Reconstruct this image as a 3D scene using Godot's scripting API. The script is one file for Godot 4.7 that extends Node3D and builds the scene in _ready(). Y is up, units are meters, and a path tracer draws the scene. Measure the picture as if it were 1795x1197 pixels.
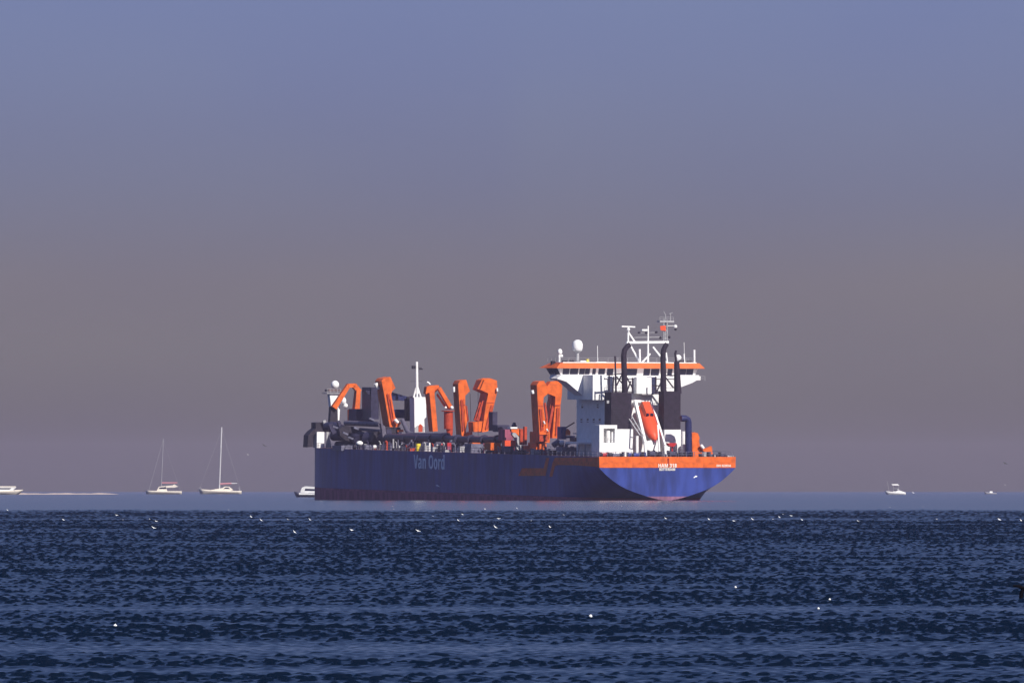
extends Node3D
# A loaded hopper dredger at anchor off a hazy coast, seen from the shore with a long lens.

const LOOK_UP := 0.52895        # degrees the lens is raised
const EYE_HEIGHT := 2.5
const EXPOSURE := 1.15

var M := {}
var names := {}
var ship_place: Transform3D
var rng := RandomNumberGenerator.new()

# ---------------------------------------------------------------- mesh helpers
func begin() -> SurfaceTool:
	var st := SurfaceTool.new()
	st.begin(Mesh.PRIMITIVE_TRIANGLES)
	st.set_smooth_group(-1)
	return st

func tri(st: SurfaceTool, a: Vector3, b: Vector3, c: Vector3, out: Vector3) -> void:
	if (b - a).cross(c - a).dot(out) > 0.0:
		st.add_vertex(a); st.add_vertex(c); st.add_vertex(b)
	else:
		st.add_vertex(a); st.add_vertex(b); st.add_vertex(c)

func quad(st: SurfaceTool, a: Vector3, b: Vector3, c: Vector3, d: Vector3, out: Vector3) -> void:
	tri(st, a, b, c, out)
	tri(st, a, c, d, out)

func hexa(st: SurfaceTool, p: Array) -> void:   # eight corners: low ring of four, high ring of four
	var mid := Vector3.ZERO
	for v in p: mid += v / 8.0
	for f in [[0, 1, 2, 3], [4, 5, 6, 7], [0, 1, 5, 4], [1, 2, 6, 5], [2, 3, 7, 6], [3, 0, 4, 7]]:
		var c: Vector3 = (p[f[0]] + p[f[1]] + p[f[2]] + p[f[3]]) / 4.0
		quad(st, p[f[0]], p[f[1]], p[f[2]], p[f[3]], c - mid)

func box(st: SurfaceTool, x0: float, x1: float, y0: float, y1: float, z0: float, z1: float) -> void:
	hexa(st, [Vector3(x0, y0, z0), Vector3(x1, y0, z0), Vector3(x1, y0, z1), Vector3(x0, y0, z1),
		Vector3(x0, y1, z0), Vector3(x1, y1, z0), Vector3(x1, y1, z1), Vector3(x0, y1, z1)])

func beam(st: SurfaceTool, a: Vector3, b: Vector3, wide: float, deep: float, wide2 := -1.0, deep2 := -1.0) -> void:
	if wide2 < 0.0: wide2 = wide
	if deep2 < 0.0: deep2 = deep
	var along := (b - a).normalized()
	var side := along.cross(Vector3.FORWARD)
	if side.length() < 0.05: side = along.cross(Vector3.UP)
	side = side.normalized()
	var back := along.cross(side).normalized()
	var p := []
	for e in [[a, wide, deep], [b, wide2, deep2]]:
		for k in [[-1, -1], [1, -1], [1, 1], [-1, 1]]:
			p.append(e[0] + side * k[0] * e[1] * 0.5 + back * k[1] * e[2] * 0.5)
	hexa(st, p)

func prism(st: SurfaceTool, pts: Array, z: float, deep: float, xf := Transform3D()) -> void:
	var poly := PackedVector2Array(pts)
	var idx := Geometry2D.triangulate_polygon(poly)
	var o := xf.basis * Vector3(0, 0, 1)
	for i in range(0, idx.size(), 3):
		for s in [[z, 1.0], [z - deep, -1.0]]:
			var v := []
			for k in 3:
				v.append(xf * Vector3(poly[idx[i + k]].x, poly[idx[i + k]].y, s[0]))
			tri(st, v[0], v[1], v[2], o * s[1])
	var ccw := 0.0
	for i in poly.size():
		ccw += poly[i].cross(poly[(i + 1) % poly.size()])
	for i in poly.size():
		var a := poly[i]
		var b := poly[(i + 1) % poly.size()]
		var nrm := Vector2(b.y - a.y, a.x - b.x) * signf(ccw)
		quad(st, xf * Vector3(a.x, a.y, z), xf * Vector3(b.x, b.y, z), xf * Vector3(b.x, b.y, z - deep), xf * Vector3(a.x, a.y, z - deep), xf.basis * Vector3(nrm.x, nrm.y, 0))

func side_prism(st: SurfaceTool, pts: Array, x: float, wide: float) -> void:   # outline in (z, y), running from x to x + wide
	prism(st, pts, 0.0, wide, Transform3D(Basis(Vector3(0, 0, 1), Vector3(0, 1, 0), Vector3(-1, 0, 0)), Vector3(x, 0, 0)))

func plan_prism(st: SurfaceTool, pts: Array, y: float, high: float) -> void:   # outline in (x, z), running from y up
	prism(st, pts, 0.0, high, Transform3D(Basis(Vector3(1, 0, 0), Vector3(0, 0, 1), Vector3(0, -1, 0)), Vector3(0, y, 0)))

func tube(st: SurfaceTool, pts: Array, r0: float, r1 := -1.0, n := 10) -> void:
	if r1 < 0.0: r1 = r0
	st.set_smooth_group(1)
	var rings := []
	var ref := Vector3.UP
	var least := 2.0
	for axis in [Vector3.UP, Vector3.RIGHT, Vector3.BACK]:
		var most := 0.0
		for i in pts.size() - 1:
			most = maxf(most, absf((pts[i + 1] - pts[i]).normalized().dot(axis)))
		if most < least:
			least = most
			ref = axis
	for i in pts.size():
		var along: Vector3 = (pts[mini(i + 1, pts.size() - 1)] - pts[maxi(i - 1, 0)]).normalized()
		var side := along.cross(ref).normalized()
		var up := side.cross(along)
		var r := lerpf(r0, r1, float(i) / maxf(1.0, pts.size() - 1))
		var ring := []
		for k in n:
			ring.append(pts[i] + side * cos(TAU * k / n) * r + up * sin(TAU * k / n) * r)
		rings.append(ring)
	for i in pts.size() - 1:
		var mid: Vector3 = (pts[i] + pts[i + 1]) * 0.5
		for k in n:
			var l := (k + 1) % n
			var c: Vector3 = (rings[i][k] + rings[i + 1][l]) * 0.5
			quad(st, rings[i][k], rings[i][l], rings[i + 1][l], rings[i + 1][k], c - mid)
	st.set_smooth_group(-1)
	for e in [0, pts.size() - 1]:
		var o: Vector3 = (pts[0] - pts[1]) if e == 0 else (pts[-1] - pts[-2])
		for k in n:
			tri(st, pts[e], rings[e][k], rings[e][(k + 1) % n], o)

func lathe(st: SurfaceTool, c: Vector3, prof: Array, n := 14, scale := Vector3.ONE) -> void:   # profile of (radius, height)
	st.set_smooth_group(1)
	for i in prof.size() - 1:
		for k in n:
			var v := []
			for e in [[i, k], [i, k + 1], [i + 1, k + 1], [i + 1, k]]:
				var a: float = TAU * e[1] / n
				v.append(c + Vector3(prof[e[0]].x * cos(a), prof[e[0]].y, prof[e[0]].x * sin(a)) * scale)
			var a2: float = TAU * (k + 0.5) / n
			var d: Vector2 = prof[i + 1] - prof[i]
			var o := Vector3(cos(a2) * d.y, -d.x, sin(a2) * d.y)
			if o.length() < 1e-6: o = Vector3.UP
			tri(st, v[0], v[1], v[2], o)
			tri(st, v[0], v[2], v[3], o)
	st.set_smooth_group(-1)

func ball(st: SurfaceTool, c: Vector3, r: float, scale := Vector3.ONE, n := 12) -> void:
	var prof := []
	for i in 9:
		var a := PI * i / 8.0 - PI / 2.0
		prof.append(Vector2(cos(a) * r, sin(a) * r))
	lathe(st, c, prof, n, scale)

func railing(st: SurfaceTool, pts: Array, high := 1.1, step := 2.2, thick := 0.07) -> void:
	for i in pts.size() - 1:
		var a: Vector3 = pts[i]
		var b: Vector3 = pts[i + 1]
		var n := maxi(1, int(a.distance_to(b) / step))
		for k in n + 1:
			var p := a.lerp(b, float(k) / n)
			beam(st, p, p + Vector3.UP * high, thick, thick)
		for h in [0.5, 1.0]:
			beam(st, a + Vector3.UP * high * h, b + Vector3.UP * high * h, thick * 0.8, thick * 0.8)

# ---------------------------------------------------------------- scene helpers
func numbered(called: String) -> String:
	if not names.has(called):
		names[called] = 0
		return called
	names[called] += 1
	return "%s_%03d" % [called, names[called]]

func put(st: SurfaceTool, called: String, mat: Material, parent: Node3D = self) -> MeshInstance3D:
	st.generate_normals()
	st.index()
	var o := MeshInstance3D.new()
	o.mesh = st.commit()
	o.material_override = mat
	name_under(o, called, parent)
	return o

func name_under(o: Node3D, called: String, parent: Node3D) -> void:
	if parent == self:
		o.name = numbered(called)
	else:
		var k := 0
		var full := called
		while parent.has_node(NodePath(full)):
			k += 1
			full = "%s_%03d" % [called, k]
		o.name = full
	parent.add_child(o, true)

func node(called: String, parent: Node3D = self) -> Node3D:
	var o := Node3D.new()
	name_under(o, called, parent)
	return o

func tag(o: Node3D, label: String, category: String, group := "") -> void:
	o.set_meta("label", label)
	o.set_meta("category", category)
	if group: o.set_meta("group", group)

func paint(c: Color, rough := 0.5, metal := 0.0, wear := 0.12, size := 0.12, kind := 0) -> StandardMaterial3D:   # c is a linear base colour
	var m := StandardMaterial3D.new()
	m.roughness = rough
	m.metallic = metal
	m.metallic_specular = 0.35
	m.cull_mode = BaseMaterial3D.CULL_DISABLED
	if wear > 0.0:
		var noise := FastNoiseLite.new()
		noise.seed = 11 + kind
		noise.frequency = 0.012
		noise.fractal_octaves = 5
		noise.fractal_gain = 0.6
		var im := Image.create(256, 256, false, Image.FORMAT_RGB8)
		for y in 256:
			for x in 256:
				var v: float
				if kind == 1:   # run marks down a ship's side
					v = noise.get_noise_2d(x * 1.6, y * 0.35) + 0.4 * noise.get_noise_2d(x * 0.4 + 900.0, y * 0.4)
				else:
					v = noise.get_noise_2d(x, y)
				var k := 1.0 + wear * clampf(v * 2.2, -1.0, 1.0)
				im.set_pixel(x, y, Color(c.r * k, c.g * k, c.b * k).clamp().linear_to_srgb())
		m.albedo_texture = ImageTexture.create_from_image(im)
		m.uv1_triplanar = true
		m.uv1_scale = Vector3.ONE * size
	else:
		m.albedo_color = c.linear_to_srgb()
	return m

func lettering(text: String, called: String, mat: Material, parent: Node3D, wide: float, high: float, at: Vector3, turn: float, slim := false) -> void:
	var t := TextMesh.new()
	var f := SystemFont.new()
	f.font_names = PackedStringArray(["Droid Sans"])
	f.font_weight = 700
	t.font = f
	t.text = text
	t.font_size = 64
	t.pixel_size = 0.05
	t.depth = 0.4
	var b := t.get_aabb()
	var o := MeshInstance3D.new()
	o.mesh = t
	o.material_override = mat
	var s := Vector3(wide / b.size.x, high / b.size.y, 0.06 / b.size.z)
	var basis := Basis(Vector3.UP, turn)
	var mid := b.position + b.size * 0.5
	o.transform = Transform3D(basis * Basis.from_scale(s), at - basis * (mid * s))
	name_under(o, called, parent)

# ---------------------------------------------------------------- light and air
func sky_color(deg: float) -> Color:   # colours as the eye sees them, sRGB, by height above the horizon
	var stops := [[-90.0, 97, 93, 99], [-0.2, 97, 93, 99], [0.0, 98, 93, 98], [0.2, 106, 100, 106], [0.45, 119, 114, 121], [0.75, 124, 119, 129],
		[1.1, 119, 122, 147], [1.5, 119, 128, 163], [1.8, 118, 130, 170], [5.0, 108, 125, 166], [15.0, 89, 112, 163], [40.0, 65, 92, 150], [90.0, 50, 76, 126]]
	for i in stops.size() - 1:
		var a = stops[i]
		var b = stops[i + 1]
		if deg <= b[0]:
			var t := clampf((deg - a[0]) / (b[0] - a[0]), 0.0, 1.0)
			return Color(lerpf(a[1], b[1], t) / 255.0, lerpf(a[2], b[2], t) / 255.0, lerpf(a[3], b[3], t) / 255.0).srgb_to_linear()
	return Color.BLACK

func add_light() -> void:
	var cam := Camera3D.new()
	cam.name = "camera"
	cam.fov = 2.44902
	cam.near = 1.0
	cam.far = 100000.0
	cam.position = Vector3(0, EYE_HEIGHT, 0)
	cam.rotation_degrees.x = LOOK_UP
	add_child(cam)
	cam.current = true
	var high := 2048
	var im := Image.create(high * 2, high, false, Image.FORMAT_RGBF)
	for y in high:
		var c := sky_color(90.0 - 180.0 * (y + 0.5) / high)
		im.fill_rect(Rect2i(0, y, high * 2, 1), Color(c.r / EXPOSURE, c.g / EXPOSURE, c.b / EXPOSURE))
	# faint unevenness of the haze, drawn out sideways
	var murk := FastNoiseLite.new()
	murk.seed = 4
	murk.frequency = 0.05
	murk.fractal_octaves = 3
	for y in range(int(high * 0.44), int(high * 0.5) + 2):
		for x in high * 2:
			var c := im.get_pixel(x, y)
			var k := 1.0 + 0.045 * murk.get_noise_2d(x * 0.7, y * 2.2) + 0.03 * murk.get_noise_2d(x * 0.12, y * 0.7)
			im.set_pixel(x, y, Color(c.r * k, c.g * k, c.b * (2.0 - k) * k))
	var pano := PanoramaSkyMaterial.new()
	pano.panorama = ImageTexture.create_from_image(im)
	var sky := Sky.new()
	sky.sky_material = pano
	var e := Environment.new()
	e.background_mode = Environment.BG_SKY
	e.sky = sky
	e.tonemap_mode = Environment.TONE_MAPPER_LINEAR
	e.tonemap_exposure = EXPOSURE
	e.sdfgi_enabled = true
	e.ssao_enabled = true
	e.ssil_enabled = true
	e.fog_enabled = true
	e.fog_density = 0.000023
	e.fog_light_color = Color(0.88, 0.84, 1.0)
	var we := WorldEnvironment.new()
	we.name = "world_environment"
	we.environment = e
	add_child(we)
	var sun := DirectionalLight3D.new()
	sun.name = "sun"
	sun.light_color = Color(1.0, 0.97, 0.93)
	sun.light_energy = 1.6
	sun.light_angular_distance = 0.5
	sun.shadow_enabled = true
	sun.directional_shadow_max_distance = 6000.0
	add_child(sun)
	sun.look_at_from_position(Vector3.ZERO, -Vector3(0.47, 0.60, 0.65), Vector3.UP)

# ---------------------------------------------------------------- the sea
func add_sea() -> void:
	var slopes := PackedFloat32Array()          # sideways reach of each column per metre of distance
	for k in 14: slopes.append(-0.7 * pow(1.0 - k / 14.0, 2.2) - 0.046)
	var fine := 500
	for k in fine + 1: slopes.append(lerpf(-0.046, 0.046, float(k) / fine))
	for k in 14: slopes.append(0.7 * pow((k + 1) / 14.0, 2.2) + 0.046)
	var rows := PackedFloat32Array()
	var d := 5.0
	while d < 180.0:
		rows.append(d)
		d *= 1.12
	d = 180.0
	while d < 1900.0:
		rows.append(d)
		d += 0.13 * pow(d / 200.0, 1.4)
	while d < 13500.0:
		rows.append(d)
		d *= 1.006
	rows.append(13500.0)
	var chop := FastNoiseLite.new()
	chop.seed = 5
	chop.frequency = 1.0
	chop.fractal_type = FastNoiseLite.FRACTAL_NONE
	var chop2 := FastNoiseLite.new()
	chop2.seed = 17
	chop2.frequency = 1.0
	chop2.fractal_type = FastNoiseLite.FRACTAL_NONE
	var gust := FastNoiseLite.new()
	gust.seed = 8
	gust.frequency = 0.05
	var row := 0.0
	var nc := slopes.size()
	var nr := rows.size()
	var v := PackedVector3Array()
	v.resize(nc * nr)
	var lens := PackedFloat32Array()         # steep little faces that lean towards the wind
	lens.resize(nc * nr)
	var wob := PackedFloat32Array()
	for c in nc: wob.append(gust.get_noise_2d(c * 0.12, 3.0))
	for r in nr:
		d = rows[r]
		var far := clampf((d - 200.0) / 900.0, 0.0, 1.0)
		var amp := lerpf(0.05, 0.12, far)
		var along := lerpf(5.0, 2.3, sqrt(far))
		var edge := clampf((d - 150.0) / 30.0, 0.0, 1.0)
		# calmer lanes between the gusts
		var lane := 0.7 * exp(-pow((d - 331.0) / 7.0, 2.0)) + 0.85 * exp(-pow((d - 250.0) / 7.5, 2.0)) + 0.6 * exp(-pow((d - 219.0) / 4.0, 2.0)) + 0.7 * exp(-pow((d - 1290.0) / 25.0, 2.0))
		row += 1.0 / along
		for c in nc:
			var x := slopes[c] * d
			var h := 0.0
			var l := 0.0
			if absf(slopes[c]) <= 0.0461 and edge > 0.0:
				var broad := gust.get_noise_2d(x * 0.55 + 70.0, row * 0.8)
				var calm := 0.72 * clampf((d * (1.0 + 0.06 * wob[c] + 0.07 * broad) - 1690.0) / 260.0, 0.0, 1.0) + 0.28 * clampf((d * (1.0 + 0.1 * broad) - 1000.0) / 850.0, 0.0, 1.0)
				var g := gust.get_noise_2d(x * 2.2 + row * 0.4, row * 2.6)
				var lull := clampf(lane * (0.9 + 0.7 * wob[c] + 1.3 * broad + 0.8 * g), 0.0, 1.0)
				var a := amp * edge * (1.0 - 0.7 * lull) * (0.95 + 0.6 * g + 0.5 * broad) * (1.0 - 0.86 * calm)
				var n1 := chop.get_noise_2d(x * 1.1 + row * 0.2, row * 0.75)
				var n2 := chop2.get_noise_2d(x * lerpf(2.7, 3.3, far) - row * 0.3, row * 1.3)
				var n3 := chop.get_noise_2d(x * lerpf(4.6, 6.5, far) + 300.0, row * 2.3)
				var rough := n2 + 0.45 * n3 + 0.35 * n1 + 0.3 * g + 0.4 * broad - 0.9 * lull
				var dark := smoothstep(lerpf(0.72, 0.55, far), 1.05, rough)
				l = (lerpf(0.075, 0.09, far) + 0.08 * clampf(rough, -0.8, 0.8) + 0.05 * n3 + lerpf(1.1, 0.75, far) * dark) * (1.0 - calm) * edge
				h = a * (0.7 * n1 + 0.28 * n2 + 0.15 * n3 + 0.35 * dark)
			lens[r * nc + c] = l
			v[r * nc + c] = Vector3(x, h, -d)
	var nrm := PackedVector3Array()
	nrm.resize(nc * nr)
	for r in nr:
		for c in nc:
			var i := r * nc + c
			var px := v[r * nc + mini(c + 1, nc - 1)] - v[r * nc + maxi(c - 1, 0)]
			var pz := v[mini(r + 1, nr - 1) * nc + c] - v[maxi(r - 1, 0) * nc + c]
			var l := maxf(lens[i], lens[mini(r + 1, nr - 1) * nc + c])
			nrm[i] = (px.cross(pz).normalized() + Vector3(0.3 * (lens[r * nc + mini(c + 1, nc - 1)] - lens[i]), 0.0, l)).normalized()
	var idx := PackedInt32Array()
	idx.resize((nc - 1) * (nr - 1) * 6)
	var k := 0
	for r in nr - 1:
		for c in nc - 1:
			var i := r * nc + c
			idx[k] = i; idx[k + 1] = i + nc; idx[k + 2] = i + nc + 1
			idx[k + 3] = i; idx[k + 4] = i + nc + 1; idx[k + 5] = i + 1
			k += 6
	var arr := []
	arr.resize(Mesh.ARRAY_MAX)
	arr[Mesh.ARRAY_VERTEX] = v
	arr[Mesh.ARRAY_NORMAL] = nrm
	arr[Mesh.ARRAY_INDEX] = idx
	var mesh := ArrayMesh.new()
	mesh.add_surface_from_arrays(Mesh.PRIMITIVE_TRIANGLES, arr)
	var o := MeshInstance3D.new()
	o.name = "sea"
	o.mesh = mesh
	var m := StandardMaterial3D.new()
	m.albedo_color = Color(0.0026, 0.0072, 0.019).linear_to_srgb()
	m.roughness = 0.16
	m.metallic_specular = 0.3
	o.material_override = m
	o.set_meta("kind", "structure")
	add_child(o)

# ---------------------------------------------------------------- the dredger
func stern_half(y: float) -> float:
	var t := [[-3.0, 0.0], [-0.6, 0.0], [0.0, 0.8], [0.3, 2.6], [1.0, 5.4], [1.7, 7.5], [2.5, 9.7], [3.3, 11.3], [4.25, 12.8], [5.5, 14.4], [6.9, 15.9], [9.5, 16.1]]
	for i in t.size() - 1:
		if y <= t[i + 1][0]:
			return lerpf(t[i][1], t[i + 1][1], clampf((y - t[i][0]) / (t[i + 1][0] - t[i][0]), 0.0, 1.0))
	return 16.1

func half_beam(u: float, y: float) -> float:
	var b := 16.1
	if u < 25.0:
		var k := 1.0 - pow(1.0 - u / 25.0, 2.0)
		b = lerpf(stern_half(y), 16.1, k)
	if u > 164.0:
		b *= sqrt(maxf(0.0, 1.0 - pow((u - 164.0) / 40.0, 2.0)))
	return b

func hull_shell(ship: Node3D) -> void:
	var us := [0.0, 1.5, 3.0, 5.0, 7.5, 10.0, 13.0, 16.0, 20.0, 25.0, 45.0, 70.0, 100.0, 130.0, 164.0, 169.0, 174.0, 179.0, 184.0, 188.0, 192.0, 195.5, 198.5, 201.0, 202.8, 204.0]
	var hull := node("hull", ship)
	var bands := [[9.5, 8.0, 6.9, 5.5, 4.25, 3.3, 2.5, 1.7, 1.0, 0.45], [0.45, 0.3, 0.0, -0.6, -3.0]]
	for b in 2:
		var st := begin()
		st.set_smooth_group(1)
		var ys: Array = bands[b]
		for i in us.size() - 1:
			for j in ys.size() - 1:
				for s in [-1.0, 1.0]:
					var p := []
					for e in [[i, j], [i + 1, j], [i + 1, j + 1], [i, j + 1]]:
						p.append(Vector3(s * half_beam(us[e[0]], ys[e[1]]), ys[e[1]], -us[e[0]]))
					quad(st, p[0], p[1], p[2], p[3], Vector3(s, -0.4, 0.0))
		put(st, ["side_plating", "boot_topping"][b], [M.navy, M.maroon][b], hull)
	# flat transom
	for b in 2:
		var ys: Array = [[9.5, 6.9, 5.5, 4.25, 3.3, 2.5, 1.7, 0.85], [0.85, 0.3, 0.0, -0.6]][b]
		var st := begin()
		for j in ys.size() - 1:
			var a := stern_half(ys[j])
			var c := stern_half(ys[j + 1])
			quad(st, Vector3(-a, ys[j], 0), Vector3(a, ys[j], 0), Vector3(c, ys[j + 1], 0), Vector3(-c, ys[j + 1], 0), Vector3(0, 0, 1))
		put(st, ["transom", "transom_boot_topping"][b], [M.navy, M.pinkish][b], hull)
	# deck
	var st := begin()
	for i in us.size() - 1:
		var a := half_beam(us[i], 9.5)
		var c := half_beam(us[i + 1], 9.5)
		quad(st, Vector3(-a, 9.5, -us[i]), Vector3(a, 9.5, -us[i]), Vector3(c, 9.5, -us[i + 1]), Vector3(-c, 9.5, -us[i + 1]), Vector3.UP)
	put(st, "deck", M.deck, hull)
	# painted bands: orange across the stern and along the quarter
	st = begin()
	prism(st, [Vector2(-16.05, 7.15), Vector2(16.05, 7.15), Vector2(16.12, 9.55), Vector2(-16.12, 9.55)], 0.06, 0.1)
	put(st, "stern_band", M.orange, hull)
	var o := -16.16
	st = begin()
	side_prism(st, [Vector2(-0.3, 9.42), Vector2(-0.27, 7.3), Vector2(-13.89, 7.52), Vector2(-24.99, 7.45), Vector2(-26.73, 7.18), Vector2(-28.26, 4.83), Vector2(-30.01, 4.81), Vector2(-28.13, 7.92), Vector2(-26.75, 9.06)], o, 0.08)
	put(st, "quarter_stripe", M.orange, hull)
	st = begin()
	side_prism(st, [Vector2(-49.12, 4.77), Vector2(-46.85, 6.5), Vector2(-33.52, 6.66), Vector2(-31.98, 8.94), Vector2(-30.23, 8.96), Vector2(-32.45, 4.97)], o, 0.08)
	put(st, "quarter_stripe", M.orange, hull)
	# writing
	lettering("Van Oord", "hull_lettering", M.pale_print, hull, 19.6, 3.35, Vector3(-16.14, 7.22, -105.19), -PI / 2)
	lettering("HAM 318", "stern_lettering", M.print_white, hull, 4.3, 0.82, Vector3(-0.01, 7.63, 0.1), 0.0)
	lettering("ROTTERDAM", "port_lettering", M.print_white, hull, 3.7, 0.6, Vector3(-0.06, 6.8, 0.06), 0.0)
	lettering("IMO 9229556", "number_lettering", M.print_white, hull, 3.4, 0.5, Vector3(13.24, 7.6, 0.1), 0.0)
	# rust run on the band below the fairlead and a scuff on the plating
	st = begin()
	prism(st, [Vector2(-0.08, 9.25), Vector2(0.39, 9.25), Vector2(0.33, 7.38), Vector2(0.04, 7.38)], 0.075, 0.05)
	put(st, "rust_stain", M.rust, hull)
	st = begin()
	prism(st, [Vector2(6.15, 5), Vector2(6.69, 5.44), Vector2(7.09, 5.31), Vector2(6.96, 5.13), Vector2(6.55, 5.06), Vector2(6.29, 4.88)], 0.02, 0.05)
	put(st, "scuff_mark", M.pale_print, hull)
	st = begin()
	side_prism(st, [Vector2(-101.06, 1.95), Vector2(-100.16, 2.15), Vector2(-98.71, 1.85), Vector2(-98.34, 1.66), Vector2(-99.79, 1.77)], o, 0.08)
	put(st, "scuff_mark", M.pale_print, hull)
	# low plate edge and railings round the deck
	st = begin()
	for s in [-1.0, 1.0]:
		var pts := []
		for u in [2.0, 40.0, 80.0, 120.0, 164.0, 174.0, 184.0, 192.0]:
			pts.append(Vector3(s * (half_beam(u, 9.5) - 0.3), 9.5, -u))
		railing(st, pts, 1.1, 2.6, 0.09)
	railing(st, [Vector3(-15.8, 9.5, -0.4), Vector3(15.8, 9.5, -0.4)], 1.1, 1.8, 0.09)
	put(st, "railing", M.slate, hull)

func bridge(ship: Node3D) -> void:
	var house := node("deckhouse", ship)
	var st := begin()
	box(st, -8.6, 8.6, 9.5, 27.01, -33.0, -16.0)
	put(st, "house_wall", M.white, house)
	# overhanging upper decks
	st = begin()
	box(st, -11.4, -8.58, 21.85, 27.31, -31.5, -16.05)
	put(st, "upper_house", M.white, house)
	st = begin()
	prism(st, [Vector2(-17.62, 26.5), Vector2(-16.42, 27.38), Vector2(-6.04, 27.41), Vector2(-6.01, 21.94), Vector2(-10.33, 21.93), Vector2(-15.33, 25.81)], -22.0, 5.0)
	put(st, "wing_support", M.white, house)
	st = begin()
	prism(st, [Vector2(9.9, 27.38), Vector2(16.13, 27.34), Vector2(16.14, 26.52), Vector2(14.52, 25.63), Vector2(11.27, 24.49), Vector2(9.92, 23.23)], -22.0, 5.0)
	put(st, "wing_support", M.white, house)
	# inset shadowed panels and deck ledges that break up the aft wall
	st = begin()
	for yy in [13.5, 17.0, 20.4, 23.8, 26.6]:
		box(st, -8.7, 8.7, yy, yy + 0.22, -33.1, -15.7)
	put(st, "deck_ledge", M.white, house)
	st = begin()
	for yy in [20.6, 24.0]:
		railing(st, [Vector3(-8.5, yy, -15.3), Vector3(8.5, yy, -15.3)], 1.1, 1.6, 0.07)
	put(st, "railing", M.grey, house)
	st = begin()
	box(st, -1.77, 2.8, 23.26, 26.91, -16.1, -14.2)
	put(st, "aft_locker", M.white, house)
	st = begin()
	box(st, -0.48, 2.21, 23.27, 23.02, -16.1, -14.1)
	put(st, "aft_step", M.grey, house)
	# port side windows
	for p in [Vector3(-8.6, 20.36, -29.54), Vector3(-8.6, 20.44, -20.19), Vector3(-8.6, 17.21, -30.02), Vector3(-8.6, 17.25, -26.2), Vector3(-8.6, 17.28, -22.57), Vector3(-8.6, 17.31, -18.94)]:
		st = begin()
		box(st, -8.66, -8.55, p.y - 0.4, p.y + 0.4, p.z - 0.5, p.z + 0.5)
		put(st, "window", M.glass, house)
	# wheelhouse across the full beam
	var wheel := node("wheelhouse", ship)
	st = begin()
	var sill := 27.09
	var head := 28.73
	hexa(st, [Vector3(-15.6, sill, -24.5), Vector3(16.0, sill, -24.5), Vector3(16.0, sill, -31.0), Vector3(-15.6, sill, -31.0),
		Vector3(-16.6, head + 0.1, -23.9), Vector3(16.7, head + 0.1, -23.9), Vector3(16.7, head + 0.1, -31.6), Vector3(-16.6, head + 0.1, -31.6)])
	put(st, "wheelhouse_wall", M.white, wheel)
	st = begin()
	box(st, -16.9, 17.1, sill - 0.9, sill + 0.02, -28.0, -23.6)
	put(st, "bulwark", M.white, wheel)
	st = begin()
	var lo := head + 0.05
	var hi := 29.92
	var low_edge := [Vector2(-17.3, -22.9), Vector2(17.9, -22.9), Vector2(18.2, -32.0), Vector2(-18.2, -31.5)]
	var high_edge := [Vector2(-16.2, -23.5), Vector2(16.8, -23.5), Vector2(16.6, -31.6), Vector2(-15.6, -31.2)]
	var ring := []
	for p in low_edge: ring.append(Vector3(p.x, lo, p.y))
	for p in high_edge: ring.append(Vector3(p.x, hi, p.y))
	hexa(st, ring)
	put(st, "roof_fascia", M.orange, wheel)
	st = begin()
	plan_prism(st, [Vector2(-15.4, -24.0), Vector2(16.3, -24.0), Vector2(16.3, -31.2), Vector2(-15.2, -31.0)], hi + 0.01, 0.2)
	put(st, "roof_deck", M.white, wheel)
	# panes lean outwards at the top
	for p in [[986.5, 997], [999, 1012.5], [1015.5, 1024], [1025.5, 1033], [1038.5, 1043.5], [1049, 1059.5], [1064, 1074], [1098, 1116], [1128.5, 1139], [1141.5, 1155], [1171, 1178], [1190.5, 1202.5], [1204, 1215]]:
		var xs := Vector2(pane_x(p[0] - 0.5), pane_x(p[1] + 0.5))
		var y0 := sill + 0.12
		var y1 := head - 0.02
		st = begin()
		var za := lerpf(-24.5, -23.9, (y0 - sill) / (head + 0.1 - sill))
		var zb := lerpf(-24.5, -23.9, (y1 - sill) / (head + 0.1 - sill))
		hexa(st, [Vector3(xs.x, y0, za + 0.05), Vector3(xs.y, y0, za + 0.05), Vector3(xs.y, y0, za - 0.2), Vector3(xs.x, y0, za - 0.2),
			Vector3(xs.x, y1, zb + 0.05), Vector3(xs.y, y1, zb + 0.05), Vector3(xs.y, y1, zb - 0.2), Vector3(xs.x, y1, zb - 0.2)])
		put(st, "window", M.glass, wheel)
	for z in [[-24.6, -27.8], [-28.0, -31.0]]:
		for s in [-1.0, 1.0]:
			var xa: float = -15.72 if s < 0 else 16.12
			var xb: float = -16.55 if s < 0 else 16.65
			st = begin()
			hexa(st, [Vector3(xa - 0.05, sill + 0.3, z[0]), Vector3(xa + 0.1, sill + 0.3, z[0]), Vector3(xa + 0.1, sill + 0.3, z[1]), Vector3(xa - 0.05, sill + 0.3, z[1]),
				Vector3(xb - 0.05, head - 0.1, z[0]), Vector3(xb + 0.1, head - 0.1, z[0]), Vector3(xb + 0.1, head - 0.1, z[1]), Vector3(xb - 0.05, head - 0.1, z[1])])
			put(st, "side_window", M.glass, wheel)
	st = begin()
	railing(st, [Vector3(-16.2, hi + 0.25, -31.2), Vector3(-16.2, hi + 0.25, -24.2), Vector3(16.2, hi + 0.25, -24.2), Vector3(16.2, hi + 0.25, -31.2)], 0.9, 2.2, 0.05)
	railing(st, [Vector3(-17.3, sill - 1.0, -22.2), Vector3(-12.0, sill - 1.0, -22.2)], 1.0, 1.3, 0.06)
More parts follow.
